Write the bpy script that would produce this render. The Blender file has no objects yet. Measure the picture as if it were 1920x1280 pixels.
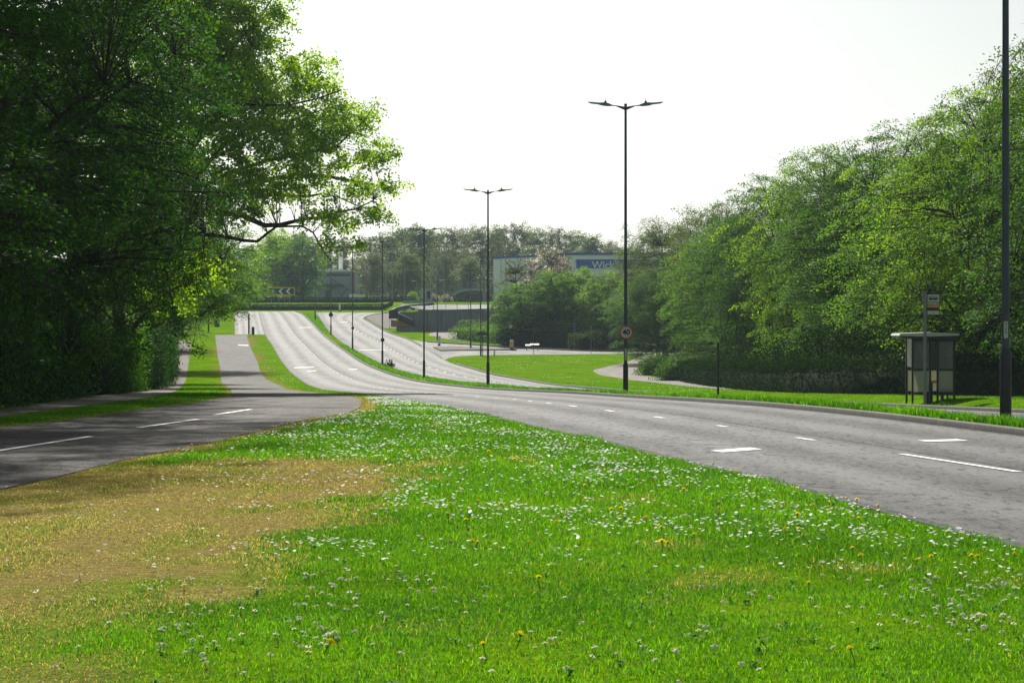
import bpy, math, random
import numpy as np
from mathutils import Vector, Matrix

random.seed(7)
RNG = np.random.default_rng(11)
SC = bpy.context.scene
COL = SC.collection
PI = math.pi

# ------------------------------------------------------------------ camera model
F, HZ, CX, H = 4500.0, 620.0, 960.0, 1.5      # focal in px of a 1920 wide frame, horizon row, centre column, eye height

def at(x, y, Y):
    """A point seen at pixel (x, y) of the 1920x1280 frame, Y metres down the road."""
    return Vector(((x - CX) * Y / F, Y, H - (y - HZ) * Y / F))

def pchip(xk, yk):
    xk = np.asarray(xk, float); yk = np.asarray(yk, float)
    h = np.diff(xk); d = np.diff(yk) / h
    m = np.zeros_like(yk)
    m[0], m[-1] = d[0], d[-1]
    for i in range(1, len(xk) - 1):
        if d[i - 1] * d[i] > 0:
            w1, w2 = 2 * h[i] + h[i - 1], h[i] + 2 * h[i - 1]
            m[i] = (w1 + w2) / (w1 / d[i - 1] + w2 / d[i])
    def f(x):
        x = np.asarray(x, float)
        i = np.clip(np.searchsorted(xk, x) - 1, 0, len(xk) - 2)
        t = (x - xk[i]) / h[i]
        tc = np.clip(t, 0, 1)
        v = ((1 + 2 * tc) * (1 - tc) ** 2 * yk[i] + tc * (1 - tc) ** 2 * h[i] * m[i]
             + tc * tc * (3 - 2 * tc) * yk[i + 1] + tc * tc * (tc - 1) * h[i] * m[i + 1])
        v = v + np.where(t < 0, t * h[i] * m[0], 0) + np.where(t > 1, (t - 1) * h[i] * m[-1], 0)
        return v
    return f

def sstep(a, b, x):
    t = np.clip((np.asarray(x, float) - a) / (b - a), 0, 1)
    return t * t * (3 - 2 * t)

# ------------------------------------------------------------------ terrain
_zk = [(-60, -1.36), (0, -1.5), (42.9, -1.69), (98.5, -2.65), (148, -3.52), (194, -3.95), (232, -3.45), (283, -2.34), (332, -.70),
       (378, 1.63), (418, 3.45), (427, 3.75), (446, 5.2), (470, 5.6), (560, 6.2), (700, 8.0), (1200, 10), (4000, 12)]
_zb = pchip([a for a, b in _zk], [b + H for a, b in _zk])
_zp = pchip([300, 347, 400, 430, 480, 700, 1200, 4000], [2.9 + H, 3.05 + H, 4.3 + H, 5.05 + H, 5.8 + H, 8 + H, 10 + H, 12 + H])
zb = lambda Y: _zb(Y)
_Yt = np.linspace(6, 425, 6000)
_yt = HZ - (_zb(_Yt) - H) * F / _Yt
_ytm = np.minimum.accumulate(_yt)

def y2Y(y):
    return np.interp(-np.asarray(y, float), -_ytm, _Yt)

def g(x, y):
    """Pixel on the open ground -> (X, Y)."""
    Y = float(y2Y(y))
    return ((x - CX) * Y / F, Y)

def edge(pts, extra=()):
    """Traced (x, y) pixels on the ground -> a smooth X(Y) curve in metres."""
    w = sorted([g(x, y)[::-1] for x, y in pts] + list(extra))
    out = [w[0]]
    for a in w[1:]:
        if a[0] - out[-1][0] > .3: out.append(a)
    return pchip([a for a, b in out], [b for a, b in out])

XL = edge([(484, 583), (490, 605), (497, 627), (510, 647), (527, 676), (543, 696), (563, 712), (581, 723), (600, 729), (657, 735.6), (714, 742.5),
           (770, 752.5), (832, 763), (926, 783), (1007, 803), (1120, 827), (1300, 872), (1429, 901), (1574, 940), (1687, 970), (1784, 997), (1920, 1030)],
          [(7, 4.85), (0, 5.6), (-40, 9.5)])
XK = pchip(*zip(*[(-40, 14.5), (0, 11.2), (15, 9.95), (30, 8.70), (42.9, 7.55), (60, 6.25), (80, 4.75), (98.5, 3.37), (148, -2.8), (194, -8.45), (232, -13.8), (283, -19.85), (332, -26.0), (378, -32.0), (404, -35.6), (424, -39.5)]))
XRL = edge([(594, 588), (609, 610), (641, 642), (686, 668), (726, 687), (765, 700), (819, 711)],
           [(Y, float(XK(Y)) + 2.4) for Y in (150, 140, 120, 100, 80, 60, 40, 20, 0, -40)])
XRR = edge([(735, 586), (700, 590), (682, 596), (693, 604), (726, 623), (765, 636.5), (800, 655), (833, 674), (845, 680), (885, 692), (925, 703), (960, 709.5), (985, 714)],
           [(150, 3.9), (120, 8.3), (104, 11.4)] + [(Y, float(XK(Y)) + 9.6) for Y in (94, 80, 60, 40, 20, 0, -40)])

def zg(X, Y):
    X = np.asarray(X, float); Y = np.asarray(Y, float)
    z = _zb(Y)
    # raised roundabout road behind the retaining wall
    xe = np.interp(Y, [347, 415, 470], [-14.3, -20.7, -28])
    k = sstep(0, 1.3, X - xe) * (Y > 347.6)
    z = z + np.where(Y > 340, k * (_zp(np.maximum(Y, 300)) - z), 0)
    # the right carriageway lies a little lower than median and verge
    a = 1 - sstep(100, 150, Y)
    xl, xr = XRL(Y), XRR(Y)
    d = sstep(xl - 2.0, xl - .6, X) * (1 - sstep(xr + .75, xr + 3.0, X))
    return z - .33 * a * d

def zgf(X, Y): return float(zg(X, Y))

# ------------------------------------------------------------------ numpy noise
def vnoise(x, y, seed=0):
    x = np.asarray(x, float); y = np.asarray(y, float)
    xi = np.floor(x).astype(np.int64); yi = np.floor(y).astype(np.int64)
    fx = x - xi; fy = y - yi
    fx = fx * fx * (3 - 2 * fx); fy = fy * fy * (3 - 2 * fy)
    def hsh(a, b):
        n = (a * 374761393 + b * 668265263 + seed * 1442695041) & 0xffffffff
        n = ((n ^ (n >> 13)) * 1274126177) & 0xffffffff
        return ((n ^ (n >> 16)) & 0xffff) / 65535.0
    return ((hsh(xi, yi) * (1 - fx) + hsh(xi + 1, yi) * fx) * (1 - fy)
            + (hsh(xi, yi + 1) * (1 - fx) + hsh(xi + 1, yi + 1) * fx) * fy)

def fbm(x, y, seed=0):
    return (vnoise(x, y, seed) + .5 * vnoise(x * 2.1, y * 2.1, seed + 1) + .25 * vnoise(x * 4.3, y * 4.3, seed + 2)) / 1.75

def sdf_poly(px, py, poly):
    """Signed distance, positive inside."""
    px = np.asarray(px, float); py = np.asarray(py, float)
    d = np.full(px.shape, 1e9); ins = np.zeros(px.shape, bool)
    n = len(poly)
    for i in range(n):
        ax, ay = poly[i]; bx, by = poly[(i + 1) % n]
        ex, ey = bx - ax, by - ay
        t = np.clip(((px - ax) * ex + (py - ay) * ey) / (ex * ex + ey * ey + 1e-12), 0, 1)
        d = np.minimum(d, np.hypot(px - ax - t * ex, py - ay - t * ey))
        c = ((ay > py) != (by > py)) & (px < (bx - ax) * (py - ay) / (by - ay + 1e-12) + ax)
        ins ^= c
    return np.where(ins, d, -d)

# ------------------------------------------------------------------ materials
def _new(name):
    m = bpy.data.materials.new(name); m.use_nodes = True
    nt = m.node_tree; nt.nodes.clear()
    return m, nt

def N(nt, t, **kw):
    n = nt.nodes.new(t)
    for k, v in kw.items():
        if k in n.inputs.keys() if isinstance(k, str) else False: n.inputs[k].default_value = v
        else: setattr(n, k, v)
    return n

def L(nt, a, b): nt.links.new(a, b)

def rgba(c): return (c[0], c[1], c[2], 1)

def ramp(nt, fac, stops):
    r = nt.nodes.new('ShaderNodeValToRGB')
    el = r.color_ramp.elements
    while len(el) < len(stops): el.new(.5)
    for e, (p, c) in zip(el, stops):
        e.position = p; e.color = rgba(c) if len(c) == 3 else c
    L(nt, fac, r.inputs['Fac'])
    return r.outputs['Color']

def noise(nt, vec, scale, detail=4, rough=.55):
    n = nt.nodes.new('ShaderNodeTexNoise')
    n.inputs['Scale'].default_value = scale; n.inputs['Detail'].default_value = detail; n.inputs['Roughness'].default_value = rough
    if vec is not None: L(nt, vec, n.inputs['Vector'])
    return n.outputs['Fac']

def pmat(name, col, rough=.6, var=.2, scale=6, metal=0, spec=.4, bump=0, stretch=None):
    m, nt = _new(name)
    out = N(nt, 'ShaderNodeOutputMaterial'); b = N(nt, 'ShaderNodeBsdfPrincipled')
    tc = N(nt, 'ShaderNodeTexCoord'); vec = tc.outputs['Object']
    if stretch:
        mp = N(nt, 'ShaderNodeMapping'); mp.inputs['Scale'].default_value = stretch
        L(nt, vec, mp.inputs['Vector']); vec = mp.outputs['Vector']
    f = noise(nt, vec, scale, 5)
    lo = [max(0, c * (1 - var)) for c in col]; hi = [min(1, c * (1 + var)) for c in col]
    L(nt, ramp(nt, f, [(.3, lo), (.7, hi)]), b.inputs['Base Color'])
    b.inputs['Roughness'].default_value = rough; b.inputs['Metallic'].default_value = metal
    b.inputs['Specular IOR Level'].default_value = spec
    if bump:
        bp = N(nt, 'ShaderNodeBump'); bp.inputs['Strength'].default_value = bump; bp.inputs['Distance'].default_value = .01
        L(nt, noise(nt, vec, scale * 6, 3), bp.inputs['Height']); L(nt, bp.outputs['Normal'], b.inputs['Normal'])
    L(nt, b.outputs[0], out.inputs[0])
    return m

def leafmat(name, stops, trans=.45, tcol=1.5, rough=.65, spec=.10, tw=(1.05, 1, .45)):
    """stops: colour ramp over the per-leaf 'tint' attribute."""
    m, nt = _new(name)
    out = N(nt, 'ShaderNodeOutputMaterial'); b = N(nt, 'ShaderNodeBsdfPrincipled')
    a = N(nt, 'ShaderNodeAttribute', attribute_name='tint')
    c = ramp(nt, a.outputs['Fac'], stops)
    L(nt, c, b.inputs['Base Color']); b.inputs['Roughness'].default_value = rough; b.inputs['Specular IOR Level'].default_value = spec
    t = N(nt, 'ShaderNodeBsdfTranslucent')
    mu = N(nt, 'ShaderNodeMix', data_type='RGBA', blend_type='MULTIPLY'); mu.inputs['Factor'].default_value = 1
    L(nt, c, mu.inputs['A']); mu.inputs['B'].default_value = (tcol * tw[0], tcol * tw[1], tcol * tw[2], 1)
    L(nt, mu.outputs['Result'], t.inputs['Color'])
    mx = N(nt, 'ShaderNodeMixShader'); mx.inputs[0].default_value = trans
    L(nt, b.outputs[0], mx.inputs[1]); L(nt, t.outputs[0], mx.inputs[2]); L(nt, mx.outputs[0], out.inputs[0])
    return m

def asphalt(name, dark, light, scale=1.0, rough=.5, spec=.5, tracks=True, cracks=True, far=None, bump=.5):
    m, nt = _new(name)
    out = N(nt, 'ShaderNodeOutputMaterial'); b = N(nt, 'ShaderNodeBsdfPrincipled')
    tc = N(nt, 'ShaderNodeTexCoord'); v = tc.outputs['Object']
    fine = noise(nt, v, 24 * scale, 6, .85)
    med = noise(nt, v, 1.1, 4, .6)
    mp = N(nt, 'ShaderNodeMapping'); mp.inputs['Scale'].default_value = (1, .12, 1); L(nt, v, mp.inputs['Vector'])
    streak = noise(nt, mp.outputs[0], 1.3, 4, .6)
    def math2(op, a, bb):
        n = N(nt, 'ShaderNodeMath', operation=op)
        for i, q in enumerate((a, bb)):
            if isinstance(q, (int, float)): n.inputs[i].default_value = q
            else: L(nt, q, n.inputs[i])
        return n.outputs[0]
    f = math2('ADD', math2('MULTIPLY', fine, 1.25), math2('ADD', math2('MULTIPLY', med, .2), math2('MULTIPLY', streak, .3)))
    if tracks:
        uv = N(nt, 'ShaderNodeUVMap'); sx = N(nt, 'ShaderNodeSeparateXYZ'); L(nt, uv.outputs[0], sx.inputs[0])
        w = math2('SINE', math2('MULTIPLY', sx.outputs[0], 8 * PI), 0)       # four wheel tracks, two per lane
        f = math2('ADD', f, math2('MULTIPLY', w, -.085))
        wob = math2('MULTIPLY', math2('SUBTRACT', noise(nt, v, .9, 4, .7), .5), .03)
        dd = math2('ABSOLUTE', math2('SUBTRACT', math2('ADD', sx.outputs[0], wob), .535), 0)
        seam = math2('MULTIPLY', math2('LESS_THAN', dd, .008), math2('GREATER_THAN', noise(nt, v, 7, 4, .8), .47))
        edge_ = math2('MULTIPLY', math2('GREATER_THAN', math2('ABSOLUTE', math2('SUBTRACT', sx.outputs[0], .5), 0), .478), .16)
        f = math2('SUBTRACT', f, math2('ADD', math2('MULTIPLY', seam, .30), edge_))
    mf = N(nt, 'ShaderNodeMapping'); mf.inputs['Scale'].default_value = (11, 2.2, 1); L(nt, v, mf.inputs['Vector'])
    fl_ = noise(nt, mf.outputs[0], 1.0, 3, .7)
    f = math2('SUBTRACT', math2('ADD', f, .03), math2('MULTIPLY', math2('MAXIMUM', math2('SUBTRACT', fl_, .52), 0), 1.5))
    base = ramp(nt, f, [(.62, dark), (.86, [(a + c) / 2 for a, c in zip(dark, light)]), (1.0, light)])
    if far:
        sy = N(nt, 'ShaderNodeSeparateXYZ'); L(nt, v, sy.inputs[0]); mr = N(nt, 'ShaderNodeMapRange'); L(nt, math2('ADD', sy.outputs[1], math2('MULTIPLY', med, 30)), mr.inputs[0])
        mr.inputs[1].default_value = 85; mr.inputs[2].default_value = 190      # older, paler surfacing down the hill, with road glare put into its colour
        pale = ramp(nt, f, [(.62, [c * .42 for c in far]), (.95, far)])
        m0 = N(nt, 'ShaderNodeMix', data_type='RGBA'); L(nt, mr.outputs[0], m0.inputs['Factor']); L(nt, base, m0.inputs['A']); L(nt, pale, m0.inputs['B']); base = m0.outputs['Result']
    if cracks:
        vo = N(nt, 'ShaderNodeTexVoronoi', feature='DISTANCE_TO_EDGE'); vo.inputs['Scale'].default_value = .16
        wn = N(nt, 'ShaderNodeTexNoise'); wn.inputs['Scale'].default_value = 1.2; wn.inputs['Detail'].default_value = 5; L(nt, v, wn.inputs['Vector'])
        va = N(nt, 'ShaderNodeVectorMath', operation='MULTIPLY_ADD'); L(nt, wn.outputs['Color'], va.inputs[0]); va.inputs[1].default_value = (1.6, 1.6, 1.6); L(nt, v, va.inputs[2])
        mp2 = N(nt, 'ShaderNodeMapping'); mp2.inputs['Scale'].default_value = (.55, 1.3, 1); L(nt, va.outputs[0], mp2.inputs['Vector'])
        L(nt, mp2.outputs[0], vo.inputs['Vector'])
        cr = N(nt, 'ShaderNodeMath', operation='LESS_THAN'); L(nt, vo.outputs['Distance'], cr.inputs[0]); cr.inputs[1].default_value = .0055
        gate = math2('GREATER_THAN', noise(nt, v, .35, 2), .47)
        cm = math2('MULTIPLY', math2('MULTIPLY', cr.outputs[0], gate), .7)
        mx = N(nt, 'ShaderNodeMix', data_type='RGBA'); L(nt, cm, mx.inputs['Factor']); L(nt, base, mx.inputs['A']); mx.inputs['B'].default_value = (.012, .012, .012, 1)
        base = mx.outputs['Result']
    L(nt, base, b.inputs['Base Color'])
    rr = ramp(nt, f, [(.5, (rough + .12,) * 3), (1, (rough - .06,) * 3)])
    L(nt, rr, b.inputs['Roughness']); b.inputs['Specular IOR Level'].default_value = spec
    bp = N(nt, 'ShaderNodeBump'); bp.inputs['Strength'].default_value = bump; bp.inputs['Distance'].default_value = .012
    L(nt, fine, bp.inputs['Height']); L(nt, bp.outputs[0], b.inputs['Normal'])
    L(nt, b.outputs[0], out.inputs[0])
    return m

def groundmat(name):
    m, nt = _new(name)
    out = N(nt, 'ShaderNodeOutputMaterial'); b = N(nt, 'ShaderNodeBsdfPrincipled')
    tc = N(nt, 'ShaderNodeTexCoord'); v = tc.outputs['Object']
    a = noise(nt, v, 9, 6, .75); c = noise(nt, v, .45, 4, .6)
    ad = N(nt, 'ShaderNodeMath', operation='ADD'); L(nt, a, ad.inputs[0]); L(nt, c, ad.inputs[1])
    mu = N(nt, 'ShaderNodeMath', operation='MULTIPLY'); L(nt, ad.outputs[0], mu.inputs[0]); mu.inputs[1].default_value = .5
    green = ramp(nt, mu.outputs[0], [(.36, (.046, .115, .002)), (.5, (.112, .225, .004)), (.64, (.20, .30, .010))])
    dry = ramp(nt, noise(nt, v, 14, 6, .8), [(.3, (.075, .052, .018)), (.48, (.22, .17, .055)), (.7, (.36, .295, .115))])
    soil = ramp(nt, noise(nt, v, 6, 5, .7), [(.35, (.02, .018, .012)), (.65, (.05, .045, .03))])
    at1 = N(nt, 'ShaderNodeAttribute', attribute_name='dry'); at2 = N(nt, 'ShaderNodeAttribute', attribute_name='soil')
    m1 = N(nt, 'ShaderNodeMix', data_type='RGBA'); L(nt, at1.outputs['Fac'], m1.inputs['Factor']); L(nt, green, m1.inputs['A']); L(nt, dry, m1.inputs['B'])
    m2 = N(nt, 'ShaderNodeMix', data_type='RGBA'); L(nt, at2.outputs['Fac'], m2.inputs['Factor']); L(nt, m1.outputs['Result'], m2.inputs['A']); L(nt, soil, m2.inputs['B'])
    L(nt, m2.outputs['Result'], b.inputs['Base Color']); b.inputs['Roughness'].default_value = .95; b.inputs['Specular IOR Level'].default_value = .0
    bp = N(nt, 'ShaderNodeBump'); bp.inputs['Strength'].default_value = .8; bp.inputs['Distance'].default_value = .05
    L(nt, a, bp.inputs['Height']); L(nt, bp.outputs[0], b.inputs['Normal'])
    L(nt, b.outputs[0], out.inputs[0])
    return m

M = {}
M['ground'] = groundmat('grass_ground')
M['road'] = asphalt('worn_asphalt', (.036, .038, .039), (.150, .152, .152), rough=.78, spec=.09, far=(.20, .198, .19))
M['side'] = asphalt('old_asphalt', (.015, .0145, .014), (.074, .066, .058), rough=.82, spec=.10, tracks=False)
M['path'] = asphalt('footpath_tarmac', (.10, .09, .078), (.26, .235, .205), rough=.85, spec=.10, tracks=False, cracks=False)
M['dirt'] = asphalt('woodland_path', (.06, .052, .045), (.19, .165, .14), rough=.88, spec=.08, tracks=False, cracks=False)
M['paving'] = asphalt('brown_paving', (.05, .043, .037), (.13, .112, .095), rough=.85, spec=.08, tracks=False, cracks=False)
M['kerb'] = pmat('kerb_concrete', (.058, .051, .043), .85, .45, 3, bump=.5)
def kerbmat():
    m = M['kerb']; nt = m.node_tree; b = [n for n in nt.nodes if n.type == 'BSDF_PRINCIPLED'][0]; src = b.inputs['Base Color'].links[0].from_socket
    tc = N(nt, 'ShaderNodeTexCoord'); sp = N(nt, 'ShaderNodeSeparateXYZ'); L(nt, tc.outputs['Object'], sp.inputs[0])
    a = N(nt, 'ShaderNodeMath', operation='DIVIDE'); L(nt, sp.outputs[1], a.inputs[0]); a.inputs[1].default_value = .915
    fr = N(nt, 'ShaderNodeMath', operation='FRACT'); L(nt, a.outputs[0], fr.inputs[0])
    lt = N(nt, 'ShaderNodeMath', operation='LESS_THAN'); L(nt, fr.outputs[0], lt.inputs[0]); lt.inputs[1].default_value = .03
    mx = N(nt, 'ShaderNodeMix', data_type='RGBA'); L(nt, lt.outputs[0], mx.inputs['Factor']); L(nt, src, mx.inputs['A']); mx.inputs['B'].default_value = (.012, .011, .01, 1)
    L(nt, mx.outputs['Result'], b.inputs['Base Color'])
kerbmat()
M['line'] = pmat('white_road_paint', (.72, .72, .70), .6, .12, 9)
M['post'] = pmat('blue_grey_steel', (.055, .075, .095), .45, .2, 3, metal=.3)
M['base'] = pmat('dark_steel', (.030, .032, .036), .5, .3, 4, metal=.2)
M['grey'] = pmat('grey_steel', (.22, .24, .26), .45, .15, 4, metal=.4)
M['lamp'] = pmat('lamp_housing', (.16, .19, .21), .4, .15, 5, metal=.2)
M['lens'] = pmat('lamp_lens', (.55, .57, .58), .15, .05, 5, spec=.6)
M['white'] = pmat('white_plastic', (.72, .74, .73), .5, .06, 3)
M['offwhite'] = pmat('grey_white_panel', (.45, .48, .46), .5, .1, 3)
M['red'] = pmat('sign_red', (.42, .03, .025), .45, .1, 4)
M['black'] = pmat('sign_black', (.012, .012, .014), .5, .2, 4)
M['yellow'] = pmat('sign_yellow', (.75, .42, .015), .45, .1, 4)
M['orange'] = pmat('panel_orange', (.55, .27, .01), .45, .1, 4)
M['blue'] = pmat('sign_blue', (.01, .09, .48), .4, .1, 4)
M['navy'] = pmat('fascia_blue', (.016, .075, .48), .45, .12, 1.5)
M['pale'] = pmat('pale_cladding', (.80, .85, .88), .55, .06, 1.2, stretch=(6, 6, .2))
M['slate'] = pmat('grey_blue_cladding', (.24, .32, .38), .5, .12, 1.2, stretch=(6, 6, .3))
M['dkslate'] = pmat('dark_glazing', (.035, .05, .06), .25, .2, 1.5)
M['roof'] = pmat('pale_roof', (.78, .80, .79), .4, .06, 1)
M['brick'] = pmat('red_brick', (.28, .10, .07), .8, .2, 3)
M['concrete'] = pmat('dark_concrete_wall', (.17, .185, .20), .85, .35, 1.2, bump=.4, stretch=(3, 3, .35))
M['rust'] = pmat('rusty_panel', (.30, .17, .06), .8, .3, 3)
M['gold'] = pmat('yellow_bench', (.62, .34, .03), .45, .15, 3)
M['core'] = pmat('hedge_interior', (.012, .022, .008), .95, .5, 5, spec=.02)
M['bark'] = pmat('bark', (.055, .045, .034), .9, .4, 4, spec=.15, bump=.8, stretch=(4, 4, .8))
M['barkgrey'] = pmat('grey_bark', (.10, .09, .075), .9, .35, 4, spec=.15, stretch=(4, 4, .8))

def glassmat():
    m, nt = _new('shelter_glazing')
    out = N(nt, 'ShaderNodeOutputMaterial'); b = N(nt, 'ShaderNodeBsdfPrincipled'); t = N(nt, 'ShaderNodeBsdfTransparent')
    tc = N(nt, 'ShaderNodeTexCoord')
    L(nt, ramp(nt, noise(nt, tc.outputs['Object'], 3, 5), [(.3, (.10, .125, .13)), (.7, (.24, .28, .28))]), b.inputs['Base Color'])
    b.inputs['Roughness'].default_value = .18; t.inputs[0].default_value = (.75, .82, .82, 1)
    mx = N(nt, 'ShaderNodeMixShader'); mx.inputs[0].default_value = .55
    L(nt, t.outputs[0], mx.inputs[1]); L(nt, b.outputs[0], mx.inputs[2]); L(nt, mx.outputs[0], out.inputs[0])
    return m
M['glass'] = glassmat()

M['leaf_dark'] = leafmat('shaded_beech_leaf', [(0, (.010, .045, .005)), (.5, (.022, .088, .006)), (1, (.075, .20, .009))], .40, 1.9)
M['leaf_oak'] = leafmat('spring_oak_leaf', [(0, (.085, .170, .005)), (.5, (.185, .320, .008)), (1, (.32, .46, .014))], .64, 1.9)
M['leaf_horn'] = leafmat('hornbeam_leaf', [(0, (.030, .100, .006)), (.5, (.080, .200, .008)), (1, (.17, .31, .012))], .48, 1.8)
M['leaf_lime'] = leafmat('lime_hornbeam_leaf', [(0, (.045, .120, .006)), (.5, (.115, .235, .008)), (1, (.21, .34, .014))], .52, 1.8)
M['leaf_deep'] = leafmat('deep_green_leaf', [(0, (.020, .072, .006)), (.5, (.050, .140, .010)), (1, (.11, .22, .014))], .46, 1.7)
M['leaf_thin'] = leafmat('opening_leaf', [(0, (.060, .105, .018)), (.5, (.095, .155, .022)), (1, (.15, .22, .035))], .45, 1.5)
M['leaf_far'] = leafmat('distant_leaf', [(0, (.040, .085, .015)), (.5, (.090, .160, .020)), (1, (.17, .25, .032))], .45, 1.6)  # part of the far wood's haze is lightened into these leaf colours
M['leaf_twig'] = leafmat('bare_twig_haze', [(0, (.065, .078, .026)), (.5, (.095, .13, .032)), (1, (.14, .20, .038))], .4, 1.5)
M['leaf_blossom'] = leafmat('apple_blossom', [(0, (.06, .11, .03)), (.45, (.16, .19, .07)), (.55, (.66, .58, .53)), (1, (.82, .75, .72))], .4, 1.2, tw=(1, .95, .85))
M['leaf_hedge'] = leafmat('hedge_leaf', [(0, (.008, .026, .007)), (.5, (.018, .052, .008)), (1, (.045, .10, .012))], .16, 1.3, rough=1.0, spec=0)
M['leaf_laurel'] = leafmat('laurel_leaf', [(0, (.022, .055, .012)), (.5, (.055, .11, .018)), (1, (.13, .20, .030))], .30, 1.4, rough=.8, spec=.05)
M['grass'] = leafmat('grass_blade', [(0, (.028, .116, .002)), (.3, (.080, .250, .003)), (.5, (.168, .40, .006)), (.56, (.18, .21, .03)), (.7, (.29, .215, .065)), (1, (.50, .41, .19))], .56, 1.5, rough=.6, spec=.12)
M['petal'] = leafmat('daisy_petal', [(0, (.80, .80, .79)), (1, (.86, .86, .86))], .45, 1.0, tw=(1, 1, 1))
M['frosted'] = leafmat('frosted_panel', [(0, (.42, .44, .40)), (1, (.46, .48, .43))], .45, 1.2, rough=.3, tw=(1, 1, .85))
M['stem'] = pmat('flower_stem', (.05, .13, .02), .7, .2, 30)
M['dandelion'] = leafmat('dandelion_petal', [(0, (.90, .76, .012)), (1, (.92, .78, .012))], .5, 1.05, rough=.8, spec=.05, tw=(1, .92, .3))
M['pollen'] = pmat('daisy_centre', (.75, .50, .03), .8, .15, 60)

# ------------------------------------------------------------------ mesh helpers
def mesh_np(name, V, Fc, mat, tint=None, attrs=None, uv=None, smooth=False):
    me = bpy.data.meshes.new(name)
    V = np.ascontiguousarray(V, np.float32); Fc = np.ascontiguousarray(Fc, np.int32)
    k = Fc.shape[1]
    me.vertices.add(len(V)); me.vertices.foreach_set('co', V.ravel())
    me.loops.add(Fc.size); me.loops.foreach_set('vertex_index', Fc.ravel())
    me.polygons.add(len(Fc))
    me.polygons.foreach_set('loop_start', np.arange(0, Fc.size, k, dtype=np.int32))
    me.polygons.foreach_set('loop_total', np.full(len(Fc), k, np.int32))
    if smooth: me.polygons.foreach_set('use_smooth', np.ones(len(Fc), bool))
    me.update(calc_edges=True)
    for an, av in ([('tint', tint)] if tint is not None else []) + list((attrs or {}).items()):
        a = me.attributes.new(an, 'FLOAT', 'POINT'); a.data.foreach_set('value', np.ascontiguousarray(av, np.float32))
    if uv is not None:
        u = me.uv_layers.new(name='UVMap'); u.data.foreach_set('uv', np.ascontiguousarray(uv[Fc.ravel()], np.float32).ravel())
    me.materials.append(mat)
    return me

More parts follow.
